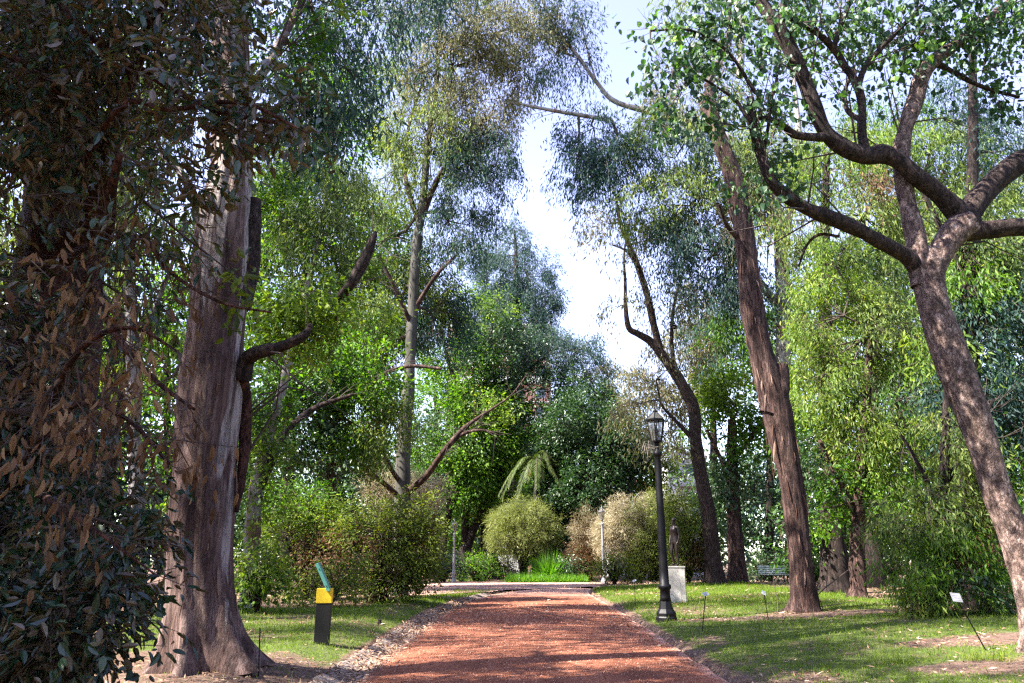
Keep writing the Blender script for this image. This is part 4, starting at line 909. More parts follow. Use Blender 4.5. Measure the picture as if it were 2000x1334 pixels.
# 3. the smooth grey gum in the middle distance
tree('eucalyptus_tree', 'tall slim smooth grey gum rising behind the left shrubs with low spreading limbs', 36,
     [(786, 985, 17), (788, 880, 14.5), (796, 780, 12), (801, 700, 11), (806, 600, 10.5), (812, 500, 10), (822, 420, 9), (830, 350, 7), (838, 260, 6), (850, 190, 5), (856, 110, 4), (860, 0, 3)],
     [[(822, 425, 8), (850, 360, 6), (880, 310, 5, -.5), (912, 270, 4, -1), (950, 230, 3, -1.5)],
      [(818, 430, 6), (800, 380, 5), (790, 320, 4, .5), (800, 240, 3, 1), (830, 150, 3, 1)],
      [(788, 968, 8), (830, 932, 6.5, -1), (868, 880, 5.5, -2), (900, 842, 4.5, -2), (935, 815, 3.4, -2), (962, 798, 2.4, -2), (1000, 770, 1.5, -2), (1030, 730, 1, -2)],
      [(868, 880, 5, -2), (900, 850, 4, -2), (940, 840, 2.4, -2.4), (975, 850, 1.4, -2.5)],
      [(786, 975, 5), (745, 940, 5, -1), (705, 910, 5, -2), (678, 890, 4, -2.5)],
      [(784, 945, 5), (758, 905, 4.5, -1), (740, 850, 4.5, -1.5), (745, 800, 4, -1.5), (762, 740, 3, -1.5)],
      [(680, 775, 3, -2), (720, 745, 4, -2), (770, 722, 4, -1), (810, 715, 3.5, -1), (862, 720, 3, -1.5)],
      [(812, 600, 5), (850, 540, 4, -1), (890, 500, 3, -1)], [(806, 640, 5), (770, 560, 4, -1), (740, 500, 3, -1.5)]],
     [(840, 300, 120, 110, d(cov=1.3)), (760, 330, 60, 130, d(cov=1.3, leaf='euc')), (900, 130, 110, 90, d(leaf='euc_tan', cov=1.9)), (960, 70, 90, 80, d(leaf='euc_tan', cov=1.8)), (880, 220, 110, 70, d(leaf='euc_tan', cov=1.6)),
      (960, 230, 60, 60, d(leaf='euc_tan', cov=1.6)), (930, 330, 85, 80, d(leaf='euc_blue', cov=2.0)), (900, 440, 70, 80, d(leaf='euc_blue', cov=2.0)), (985, 300, 45, 45, d(leaf='euc_blue', cov=1.4)), (800, 160, 80, 90, d(cov=1.3)),
      (770, 600, 110, 120, d(d=3.2, cov=2.6, hab='weep')), (700, 680, 110, 110, d(d=3, cov=2.2, hab='weep', leaf='green')), (860, 620, 70, 90, d(d=2.5, cov=2.2, hab='weep', leaf='euc_blue')), (750, 480, 80, 80, d(d=2.5, cov=1.6, leaf='green')), (700, 790, 80, 70, d(d=2.5, cov=1.6, hab='weep', leaf='green')), (840, 520, 60, 70, d(d=2, cov=1.7, hab='weep')), (870, 40, 100, 60, d(cov=1.3, leaf='euc_blue')), (800, -40, 160, 80, d(cov=1)), (950, -60, 160, 80, d(cov=1.0))],
     mat='bark_grey', leaf='euc', hab='euc', sides=14, rough=.05, cov=2.2, size=1.15, limb_mat='bark_pink')
# 4. light green tree behind the big gum
tree('broadleaf_tree', 'pale trunked tree with light green leaves just right of the massive gum', 24,
     [(488, 1160, 17), (492, 1050, 16), (500, 960, 14), (512, 900, 11), (540, 800, 9), (565, 700, 8), (590, 600, 7), (620, 480, 5), (640, 360, 3)],
     [[(505, 960, 9), (528, 905, 8), (552, 850, 7, 1), (610, 800, 6, 2), (690, 770, 3, 2)], [(592, 620, 5), (630, 600, 7, -3), (672, 572, 9, -5), (700, 530, 11, -5.2), (716, 498, 11, -5.2), (728, 468, 8, -5.2), (734, 452, 3, -5.2)], [(495, 420, 7, 1), (545, 370, 7), (600, 320, 6, -1), (640, 290, 3, -1)]],
     [(590, 560, 90, 90, d(d=-5, cov=2.4, size=1.0)), (650, 640, 90, 60, d(d=-5, cov=2.2)), (560, 660, 60, 60, d(d=-5, cov=2.2)), (620, 460, 100, 70, d(cov=2.2, hab='euc', leaf='euc')), (560, 400, 70, 90, d(cov=1.8, leaf='green')), (680, 400, 60, 90, d(cov=1.8, hab='euc', leaf='euc')),
      (530, 900, 50, 90, d(cov=1.6)), (520, 780, 60, 70, d(cov=2.0, leaf='green')), (680, 520, 60, 60, d(cov=1.8)), (560, 320, 80, 60, d(cov=1.8, hab='euc')), (490, 620, 40, 90, d(d=2, cov=1.8, leaf='green')), (730, 620, 50, 60, d(d=-3, cov=1.1)), (520, 1000, 40, 60, d(cov=1.2))],
     mat='bark_white', limb_mat='bark_limb', leaf='bright', hab='broad', sides=16, cov=2.2, size=.85)
# 5. dense dark green trees behind the left shrubs
tree('broadleaf_tree', 'dense deep green tree hanging over the left shrubs beside the grey gum', 31,
     [(645, 1050, 10), (646, 960, 9.5), (648, 860, 8), (655, 760, 7), (650, 650, 5)], [[(648, 860, 6), (600, 800, 4), (560, 760, 3)], [(650, 830, 5), (700, 780, 4), (740, 740, 3)]],
     [(600, 800, 100, 90, d(leaf='dark', cov=2.8)), (690, 830, 70, 80, d(cov=2.4)), (560, 730, 70, 70, d(leaf='dark', cov=2.4)), (640, 730, 110, 80), (720, 730, 80, 80), (520, 830, 50, 70, d(cov=1.8, leaf='bright')), (760, 840, 60, 80, d(hab='weep', leaf='euc', cov=1.8)), (620, 900, 80, 50, d(leaf='dark', cov=2.0))],
     mat='bark_pink', leaf='green', hab='broad', cov=2.4, size=1.1)
tree('broadleaf_tree', 'leafy green tree filling the gap above the left shrubs behind the light green tree', 44,
     [(560, 1090, 14), (565, 900, 12), (580, 700, 9), (600, 500, 5)], [[(575, 760, 7), (640, 640, 4), (700, 520, 3)], [(575, 720, 6), (520, 600, 4), (480, 480, 3)]],
     [(560, 540, 120, 120), (680, 300, 70, 110, d(cov=2.0)), (600, 380, 90, 110, d(leaf='euc', hab='eucfar')), (720, 440, 60, 80, d(leaf='bright')), (700, 560, 90, 90), (500, 450, 60, 120, d(leaf='euc')), (620, 700, 130, 90, d(leaf='dark')), (640, 180, 90, 90, d(cov=1.4)), (740, 200, 60, 90, d(cov=1.2, leaf='dark')), (500, 900, 80, 100, d(leaf='dark'))],
     mat='bark_dark', leaf='green', hab='bfar', cov=2.6)
# 6. trees seen through the near tree at the far left
tree('eucalyptus_tree', 'white trunked gum glimpsed between the dark near tree and the massive gum', 19,
     [(268, 1230, 16), (268, 1100, 16), (266, 950, 15), (262, 800, 13), (255, 600, 11), (250, 350, 8), (240, 100, 5)], [[(258, 700, 6), (320, 560, 4), (360, 440, 3)]],
     [(290, 560, 90, 110, d(leaf='bright', cov=1.1)), (330, 700, 70, 90, d(leaf='euc', cov=1.0)), (200, 400, 120, 110, d(cov=1.6)), (330, 400, 90, 80), (120, 250, 160, 130, d(cov=2.2)), (330, 180, 110, 120, d(cov=1.6)), (330, 1000, 25, 60, d(cov=.8)), (0, 450, 150, 150, d(cov=2)), (200, 0, 260, 130, d(cov=1.5))],
     mat='bark_white', leaf='euc', hab='euc', cov=1.1, size=1.1)
tree('eucalyptus_tree', 'reddish brown trunk glimpsed low through the dark near tree', 22,
     [(192, 1215, 24), (195, 1100, 23), (205, 950, 20), (225, 750, 17), (235, 550, 12), (240, 300, 8)], [], [(160, 640, 120, 120, d(cov=1.5)), (60, 520, 120, 150, d(cov=1.0)), (200, 330, 130, 110, d(cov=.9))], mat='bark_pink', leaf='bright', hab='euc', cov=1.5, size=1.2)
for i, (px, py, D, lb, leaf, top) in enumerate([
    (40, 1135, 38, 'green tree far behind the dark near tree at the picture edge', 'green', 620), (150, 1140, 44, 'yellow green tree far behind the reddish brown trunk at left', 'bright', 560), (330, 1140, 36, 'far green tree showing left of the massive gum trunk', 'green', 520), (430, 1138, 52, 'far dark green tree behind the massive gum trunk', 'dark', 420)]):
    tree('broadleaf_tree', lb, D, [(px, py, 11), (px + 6, 950, 10), (px - 4, 800, 7), (px, top + 60, 4)], [],
         [(px, top + 60, 90, 90), (px - 40, top + 180, 90, 90), (px + 50, top + 170, 80, 90), (px, top + 300, 100, 90, d(leaf='green'))] + ([(px + 10, top + 410, 90, 80)] if i != 1 else []), mat='bark_dark', leaf=leaf, hab='bfar', cov=1.7)
# 7. dark centre trees
tree('broadleaf_tree', 'cone topped blue green tree standing against the sky at the centre', 76,
     [(1000, 1125, 13), (1002, 900, 11), (1005, 700, 8), (1008, 520, 4), (1005, 450, 2)], [[(1003, 700, 5), (1050, 620, 3), (1075, 580, 2)], [(1003, 720, 5), (950, 630, 3), (925, 580, 2)]],
     [(1000, 475, 48, 42, d(cov=2)), (975, 530, 62, 60, d(cov=2.2)), (1040, 540, 55, 60, d(cov=2.2)), (1010, 600, 85, 70), (950, 620, 70, 70), (1060, 610, 35, 60, d(cov=1.8)), (930, 500, 35, 40, d(cov=1.4))],
     mat='bark_dark', leaf='euc_blue', hab='eucfar', cov=2.8)
tree('broadleaf_tree', 'broad dark green tree right of the grey gum with sunlit light green sprigs', 68,
     [(905, 1110, 8), (912, 980, 7.5), (925, 860, 7), (950, 740, 6), (960, 640, 4)], [[(920, 900, 7), (980, 800, 5, -1), (1040, 720, 3, -1)], [(945, 760, 6), (1000, 740, 4), (1060, 700, 2)], [(930, 840, 6), (880, 720, 4), (860, 640, 3)]],
     [(900, 720, 85, 80), (980, 700, 90, 70, d(leaf='dark')), (1075, 690, 70, 60, d(leaf='euc_blue', hab='eucfar')), (1140, 710, 60, 65, d(leaf='euc_blue', hab='eucfar', cov=2.0)), (900, 590, 55, 45, d(leaf='bright', d=-3, cov=1.5)), (975, 600, 45, 30, d(leaf='bright', d=-3, cov=1.4)), (960, 800, 60, 35, d(leaf='bright', d=-4, cov=1.2)),
      (900, 840, 90, 80, d(leaf='dark')), (960, 860, 70, 70), (870, 920, 90, 80), (1050, 770, 80, 60, d(leaf='dark')), (930, 960, 70, 60, d(leaf='green', cov=2.0)), (1180, 740, 40, 50, d(leaf='euc_tan', hab='eucfar', cov=1.5)), (980, 665, 90, 50, d(cov=1.6, leaf='dark'))],
     mat='bark_dark', leaf='green', hab='bfar', cov=2.6, gap=.36)
tree('magnolia_tree', 'dense dark magnolia with pale glossy highlights left of the near lantern', 66,
     [(1150, 1130, 8), (1145, 1000, 7), (1140, 900, 8), (1138, 800, 4)], [[(1141, 960, 5), (1090, 900, 3)], [(1141, 930, 5), (1200, 880, 3)]],
     [(1140, 800, 75, 60), (1085, 850, 65, 60), (1205, 850, 65, 60), (1130, 890, 90, 80), (1210, 920, 55, 60), (1090, 960, 60, 70), (1160, 980, 70, 60), (1120, 1050, 50, 60), (1080, 1040, 30, 50, d(cov=1.8)), (1190, 790, 45, 40, d(cov=2)), (1110, 830, 60, 60, d(d=-3)), (1180, 860, 70, 65, d(d=-3)), (1150, 950, 80, 65, d(d=-3)), (1230, 880, 45, 50, d(d=-2))],
     mat='bark_dark', leaf='dark', hab='mag', cov=3.4, gap=.34, size=1.0, tint=-.14)
# 8. dark leaning trunks round the railing
for lb, D, tr, li in [('dark twisted trunk leaning right behind the railing with a forked foot', 68, [(898, 1128, 8), (908, 1085, 9), (922, 1040, 9), (940, 1000, 8), (960, 950, 7), (975, 900, 5)], [[(925, 1035, 5), (912, 1045, 5), (902, 1072, 5), (896, 1090, 4)]]),
                  ('pair of dark crossing boughs springing from one foot behind the traffic light', 69, [(972, 1130, 9), (962, 1090, 11), (950, 1040, 10), (945, 1000, 8), (960, 960, 6)], [[(945, 1120, 7), (944, 1060, 7), (950, 1010, 6), (975, 950, 5), (990, 920, 4)], [(968, 1070, 8), (985, 1020, 5), (990, 980, 3)]]),
                  ('dark slanting trunk between the beige shrub and the far left lamp', 66, [(862, 1128, 7), (868, 1050, 7), (880, 985, 8), (898, 935, 7), (915, 900, 5)], [[(868, 1050, 4), (850, 980, 4), (862, 930, 3)]])]:
    tree('leaning_tree', lb, D, tr, li, [(tr[-1][0], 880, 70, 60, d(cov=2.2)), (tr[-1][0] - 20, 950, 60, 45, d(cov=1.3)), (tr[-1][0] + 10, 800, 60, 60, d(cov=2.2))], mat='bark_dark', leaf='green', hab='bfar', group='dark leaning trees round the railing')
# 9. round pale bush, beige bushes, shrubs
def shrub(name, label, D, x, base, blobs, leaf, hab, cov=3, stems=5, spread=30, h=120, gap=.3, size=1., twig='twig', cat='shrub', mat='bark_dark', r=3., group=None):
    lim = []
    for k in range(stems):
        a = (k + .5) / stems * 2 - 1; lim.append([(x + a * 4, base, r), (x + a * spread * .5, base - h * .35, r * .7, rng.normal() * .3), (x + a * spread + rng.normal() * 6, base - h * rng.uniform(.7, .95), r * .3, rng.normal() * .6)])
    return tree(name, label, D, [(x, base, r * 1.4), (x + 3, base - h * .3, r), (x - 2, base - h * .8, r * .4)], lim, blobs, mat=mat, leaf=leaf, hab=hab, cov=cov, gap=gap, size=size, sides=8, cat=cat, twig=twig, group=group, gscale=.9)
shrub('round_shrub', 'round pale green feathery shrub under the palm', 62, 1022, 1128, [(1022, 1030, 54, 50), (1000, 1050, 40, 36), (1048, 1050, 36, 36), (1030, 1000, 36, 28, d(leaf='needle')), (985, 1020, 25, 30)], 'needle', 'fine', cov=4.2, h=110, spread=25, gap=.22, size=1.25)
shrub('flowering_shrub', 'rounded beige shrub behind the low limbs of the grey gum', 43, 785, 1120, [(760, 945, 50, 28, d(leaf='beige')), (820, 955, 40, 28, d(leaf='beige')), (785, 975, 70, 35, d(leaf='beige')), (790, 1040, 60, 50, d(leaf='brownleaf'))], 'beige', 'fine', cov=4, h=150, spread=30, gap=.22)
shrub('flowering_shrub', 'wide beige and yellow green bush between the slim grey lamp and the near lamp post', 56.5, 1250, 1132,
      [(1205, 1050, 46, 42, d(leaf='beige')), (1225, 1000, 40, 32, d(leaf='beige')), (1250, 1050, 50, 60, d(leaf='needle')), (1290, 1020, 55, 60, d(leaf='needle', tint=-.1)), (1270, 1085, 55, 45, d(leaf='mixbush', hab='bush', size=1.3)), (1310, 1075, 50, 55, d(leaf='mixbush', hab='bush', size=1.3)), (1190, 1040, 26, 24, d(leaf='beige'))], 'needle', 'fine', cov=3.4, h=130, spread=60, gap=.24, stems=8)
shrub('flowering_shrub', 'brownish dry bush beside the slim grey lamp', 60, 1150, 1133, [(1150, 1035, 34, 38, d(leaf='beige', tint=-.35)), (1145, 1085, 30, 40), (1165, 1060, 26, 40)], 'brownleaf', 'fine', cov=3, h=110, spread=20, gap=.25)
shrub('shrub', 'tan and olive bush behind the bronze statue', 44, 1345, 1128, [(1345, 1060, 45, 60, d(leaf='mixbush')), (1330, 1000, 40, 45, d(leaf='mixbush')), (1365, 1085, 36, 40, d(leaf='brownleaf'))], 'mixbush', 'bush', cov=3, h=130, spread=30, size=1.4)
shrub('shrub', 'olive shrub with twiggy brown middle, nearest the gutter on the left', 28, 745, 1178, [(745, 1040, 75, 60), (790, 1080, 65, 80), (700, 1090, 65, 75, d(leaf='brownleaf', cov=1.3)), (760, 1130, 90, 45, d(leaf='mixbush')), (830, 1060, 40, 70, d(leaf='mixbush', tint=.1)), (690, 1030, 40, 40), (800, 1000, 50, 30, d(tint=.1)), (740, 1090, 80, 70, d(leaf='brownleaf', cov=1.0))], 'mixbush', 'bush', cov=2.4, h=170, spread=60, stems=9, r=5, size=1.15)
shrub('shrub', 'green domed shrub with open dark stems behind the yellow topped post', 29.5, 600, 1180, [(585, 985, 70, 42, d(leaf='green')), (625, 1005, 60, 40, d(leaf='bright')), (560, 1040, 55, 60, d(leaf='mixbush', cov=1.6)), (630, 1080, 60, 60, d(leaf='brownleaf', cov=1.5)), (590, 1120, 60, 45, d(leaf='mixbush', cov=1.8)), (650, 1040, 30, 60, d(cov=1.4))], 'mixbush', 'bush', cov=2.8, h=190, spread=60, stems=8, r=5, size=1.15)
shrub('shrub', 'bright green broad leaved bush beside the massive gum', 22, 500, 1192, [(500, 1110, 42, 50), (480, 1150, 35, 40), (525, 1130, 38, 46), (535, 1090, 26, 30, d(cov=1.5))], 'bright', 'broad', cov=2.6, h=100, spread=35, size=.8)
shrub('shrub', 'greyish green bush between the bright bush and the yellow topped post', 25.5, 640, 1188, [(600, 1150, 40, 34), (660, 1150, 45, 40), (690, 1120, 30, 40)], 'mixbush', 'bush', cov=2.0, h=70, spread=40, size=1.1)
# palm
pm = P(1048, 900, 64); root = empty('palm_tree', (pm[0], 64, 0), 'feathery palm with an orange seed stalk above the round pale shrub', 'palm')
V, F, Fc, p_ = tube([(pm[0] - .3, 64, -.1), (pm[0] - .15, 64, pm[2] * .5), (pm[0], 64, pm[2])], [.26, .2, .2], 12, .3, .05)
link('trunk', raw_mesh('trunk', V, [Fc, F], M['bark_grey'], smooth=True), root)
for k in range(25):
    acc = Acc(); a = 2 * math.pi * k / 25 + rng.normal() * .12; el = rng.uniform(.1, 1.25); L_ = rng.uniform(2.9, 3.9)
    t = np.linspace(0, 1, 26); dirv = np.array([math.cos(a), math.sin(a), 0.])
    sp = pm + dirv * (L_ * (t * math.cos(el * .8) * .95))[:, None] + np.array([0, 0, 1.]) * (L_ * (t * math.sin(el) * 1.0 - rng.uniform(.9, 1.5) * t ** 2.1))[:, None]
    sticks(acc, sp[:-1], sp[1:], .03 * (1 - t[:-1] * .7), .03 * (1 - t[1:] * .7))
    tt = np.linspace(.1, 1, 70); ps = np.stack([np.interp(tt, t, sp[:, i]) for i in range(3)], -1); tg = unit(np.gradient(ps, axis=0))
    for s_ in (-1, 1):
        sd = unit(np.cross(tg, [0, 0, 1.])) * s_
        ax = unit(sd * .75 + tg * .5 + np.array([0, 0, -.55]) + rng.normal(size=ps.shape) * .12)
        put_leaves(acc, ps, ax, unit(np.cross(ax, tg) + 1e-3), .62 * (1 - .6 * np.abs(tt - .45)), np.full(70, .05), 'lance', np.clip(rng.normal(.5, .15, 70), 0, 1))
    acc.build('frond', [M['palm'], M['twig']], root)
acc = Acc(); c0 = pm + [-.3, -.3, -.3]
for k in range(60):
    e = c0 + [rng.normal() * .12 - .35, rng.normal() * .12, -rng.uniform(.5, 1.3)]; m_ = (c0 + e) / 2 + [-.15, 0, .15]; sticks(acc, [c0, m_], [m_, e], .014, .012)
M['orange'] = plain('orange_seed_stalk', (.48, .22, .03), .7, var=.2, bump=0); acc.build('seed_stalk', [M['orange']], root)
# spiky plant and the green bed in front of it
def blades(name, label, cat, cx, cy_, n_, L, W, spread, lean, leafm, kind=None, pos=None, var=.5):
    acc = Acc()
    if pos is None: a = rng.random(n_) * 6.283; rr = spread * np.sqrt(rng.random(n_)); pos = np.stack([cx + rr * np.cos(a), cy_ + rr * np.sin(a), np.full(n_, .03)], -1); da = a
    else: da = rng.random(n_) * 6.283
    inc = rng.random(n_) ** .8 * lean
    d0 = np.stack([np.cos(da) * np.sin(inc), np.sin(da) * np.sin(inc), np.cos(inc)], -1)
    ln = L * rng.uniform(.6, 1.15, n_); nrm = unit(np.cross(d0, np.cross(d0, [0, 0, 1.])) + 1e-4)
    prev = pos; side = unit(np.cross(d0, [0, 0, 1.]) + 1e-4)
    K = 4; V = []
    for i in range(K + 1):
        t = i / K; c = pos + d0 * (ln * t)[:, None] + np.array([0, 0, -1.]) * (ln * t ** 2.3 * np.sin(inc) * .55)[:, None] + (d0 * [1, 1, 0]) * (ln * t ** 2 * .15)[:, None]
        wv = W * (1 - t ** 2.5) * (.55 + .9 * t * (1 - t)); V += [c - side * wv, c + side * wv]
    V = np.stack(V, 1); f = np.array([(2 * i, 2 * i + 1, 2 * i + 3, 2 * i + 2) for i in range(K)])
    acc.add(V.reshape(-1, 3), (f[None] + (np.arange(n_) * (2 * K + 2))[:, None, None]).reshape(-1, 4), np.repeat(np.clip(rng.normal(var, .17, n_), 0, 1), 2 * K + 2), 0)
    o = acc.build(name, [M[leafm]]); return tag(o, label, cat, kind=kind)
q = P(1072, 1110, 60.0); blades('flax_plant', 'large spiky green flax plant rising behind the low green bed', 'plant', q[0], 60.0, 520, 2.7, .045, .55, .95, 'lily', var=.35)
pos = []
for i in range(9000):
    px = rng.uniform(990, 1146); yb = rng.uniform(57.5, 61); pos.append((P(px, 1110, yb)[0], yb, .03))
blades('agapanthus_bed', 'low bed of lush strap leaved plants at the end of the path', 'plants', 0, 0, 9000, .75, .022, 0, 1.1, 'lily', 'stuff', np.array(pos), .55)
for k, (px, yy_, lb) in enumerate([(1755, 17.4, 'lone bright grass tuft on the bare soil in front of the drooping bush'), (1905, 12.0, 'tuft of long pale grass at the foot of the leaning label stake'), (1960, 11.8, 'wispy long grass tuft at the lower right edge')]):
    q = G(px, 1296 if k == 0 else 1290); ps = np.stack([q[0] + rng.normal(size=90) * .10, q[1] + rng.normal(size=90) * .08, np.full(90, q[2])], -1)
    blades('grass_tuft', lb, 'grass tuft', 0, 0, 90, .22, .005, 0, 1.1, 'grassb', pos=ps, var=.6)

# 10. right side: leaning gum by the lawn
tree('eucalyptus_tree', 'tall leaning brown gum trunk with a broken side stub right of the statue', 21.5,
     [(1572, 1216, 33), (1571, 1180, 27), (1566, 1120, 23), (1560, 1060, 22.5), (1552, 990, 22), (1542, 920, 23), (1530, 860, 25), (1520, 810, 28), (1505, 755, 27), (1490, 705, 24), (1478, 650, 22), (1468, 590, 21), (1460, 520, 19.5), (1452, 450, 18.5), (1444, 400, 17.5), (1430, 340, 17), (1412, 290, 16), (1394, 240, 14), (1374, 190, 12)],
     [[(1508, 810, 24), (1522, 765, 18, -.1), (1527, 735, 15, -.1), (1528, 712, 12, -.1)], [(1432, 350, 14), (1412, 285, 12, .3), (1395, 220, 10, .6), (1382, 165, 8, .8)],
      [(1440, 1222, 4, -.4), (1495, 1222, 9, -.3), (1545, 1212, 16), (1566, 1190, 14)], [(1446, 470, 6), (1420, 440, 4, -.5), (1405, 400, 2, -1)]],
     [(1395, 190, 70, 60, d(cov=.9)), (1430, 120, 80, 70, d(cov=.9, d=3)), (1440, 330, 50, 50, d(cov=.5)), (1450, -100, 200, 130, d(cov=1., size=1.3))],
     mat='bark_pink', leaf='euc', hab='euc', sides=44, rough=.10, lobes=5, lobe_h=.28, lobe_a=.55, step=.09, peel=160)
# 11. slender dark forked tree
tree('eucalyptus_tree', 'slender dark forked tree bending left behind the statue', 43,
     [(1398, 1140, 22), (1390, 1080, 17), (1384, 1010, 15.5), (1375, 960, 14), (1364, 900, 13), (1358, 850, 12), (1355, 800, 11.5), (1340, 765, 11), (1318, 730, 10), (1298, 700, 9.5), (1272, 668, 7.5), (1246, 652, 6.5), (1228, 640, 6), (1222, 600, 4.2), (1221, 550, 3), (1219, 500, 2), (1226, 450, 1.2), (1236, 400, .6)],
     [[(1290, 690, 8), (1276, 630, 7), (1262, 570, 6.5), (1242, 510, 6), (1225, 470, 5), (1210, 430, 3.6), (1204, 390, 2.2), (1190, 340, 1.2), (1196, 290, .6)],
      [(1330, 745, 6), (1315, 700, 4), (1312, 640, 3.5), (1318, 590, 3), (1330, 540, 2)], [(1357, 862, 6), (1335, 838, 4.5), (1310, 812, 3.5), (1292, 790, 2.5), (1285, 760, 2)],
      [(1352, 795, 7), (1330, 735, 5), (1298, 702, 4)], [(1246, 520, 3), (1222, 490, 2), (1195, 478, 1.5)]],
     [(1260, 470, 75, 60, d(cov=1.0)), (1180, 440, 50, 40, d(cov=1.1)), (1300, 570, 70, 60, d(cov=.8)), (1330, 640, 60, 60, d(cov=1.1)), (1240, 790, 50, 50, d(cov=.9)), (1300, 850, 50, 40, d(cov=1.2)), (1200, 600, 30, 60, d(cov=.35)), (1280, 730, 50, 50, d(cov=.7))],
     mat='bark_limb', leaf='euc_tan', hab='eucfar', sides=14, rough=.07, cov=1.2)
# 12. pale trunked tall gum over the right side, limb reaching to the top centre
tree('eucalyptus_tree', 'tall pale barked gum behind the leaning brown trunk, its limb reaching over the sky gap', 37,
     [(1566, 1135, 16), (1552, 950, 15), (1532, 800, 15), (1530, 650, 14), (1527, 520, 13), (1515, 400, 11), (1480, 320, 10), (1400, 260, 9), (1300, 225, 7), (1205, 200, 5), (1165, 160, 4), (1125, 105, 3.5), (1085, 60, 3), (1060, 0, 3)],
     [[(1195, 235, 5), (1140, 226, 4, -.5), (1080, 216, 3.5, -1), (1000, 200, 2.5, -1.4)], [(1530, 600, 9), (1490, 560, 8, -.5), (1440, 480, 6, -1), (1400, 400, 4, -1)], [(1527, 520, 8), (1545, 400, 7), (1560, 280, 6), (1550, 150, 4)], [(1165, 160, 2), (1150, 110, 1.6), (1135, 40, 1)],
      [(1445, 150, 8, -3), (1447, 80, 7, -3), (1440, 0, 6, -3), (1436, -60, 6, -3)]],
     [(1095, 110, 70, 80, d(cov=1.6)), (1040, 60, 80, 70, d(cov=1.4, leaf='euc_tan')), (1110, 30, 55, 60, d(cov=1.3)), (1010, 150, 60, 60, d(cov=1.1, leaf='euc_tan')), (1160, 260, 80, 50, d(cov=2.0)), (1130, 330, 55, 70, d(cov=2.3)), (1210, 320, 80, 70, d(cov=2.2)), (1280, 260, 80, 60, d(cov=1.8, leaf='euc')),
      (1250, 400, 70, 45, d(cov=1.6, leaf='euc')), (1340, 380, 80, 80, d(cov=2.0, leaf='euc')), (1380, 500, 80, 80, d(cov=2.2)), (1330, 300, 80, 70, d(cov=1.8)), (1450, 560, 60, 100, d(cov=2.2)), (1440, 430, 80, 80, d(cov=2.0, leaf='euc_tan')), (1500, 300, 90, 90, d(cov=2.2, leaf='euc')), (1420, 330, 90, 80, d(cov=2.2, leaf='euc')), (1330, 470, 70, 60, d(cov=2.0)), (1440, 640, 60, 60, d(cov=2.0, leaf='green')), (1380, 640, 60, 60, d(cov=2, leaf='euc_blue')), (1330, 180, 80, 60, d(cov=1.1, leaf='euc_tan'))],
     mat='bark_white', leaf='euc_blue', hab='euc', sides=16, rough=.04, size=1.3)
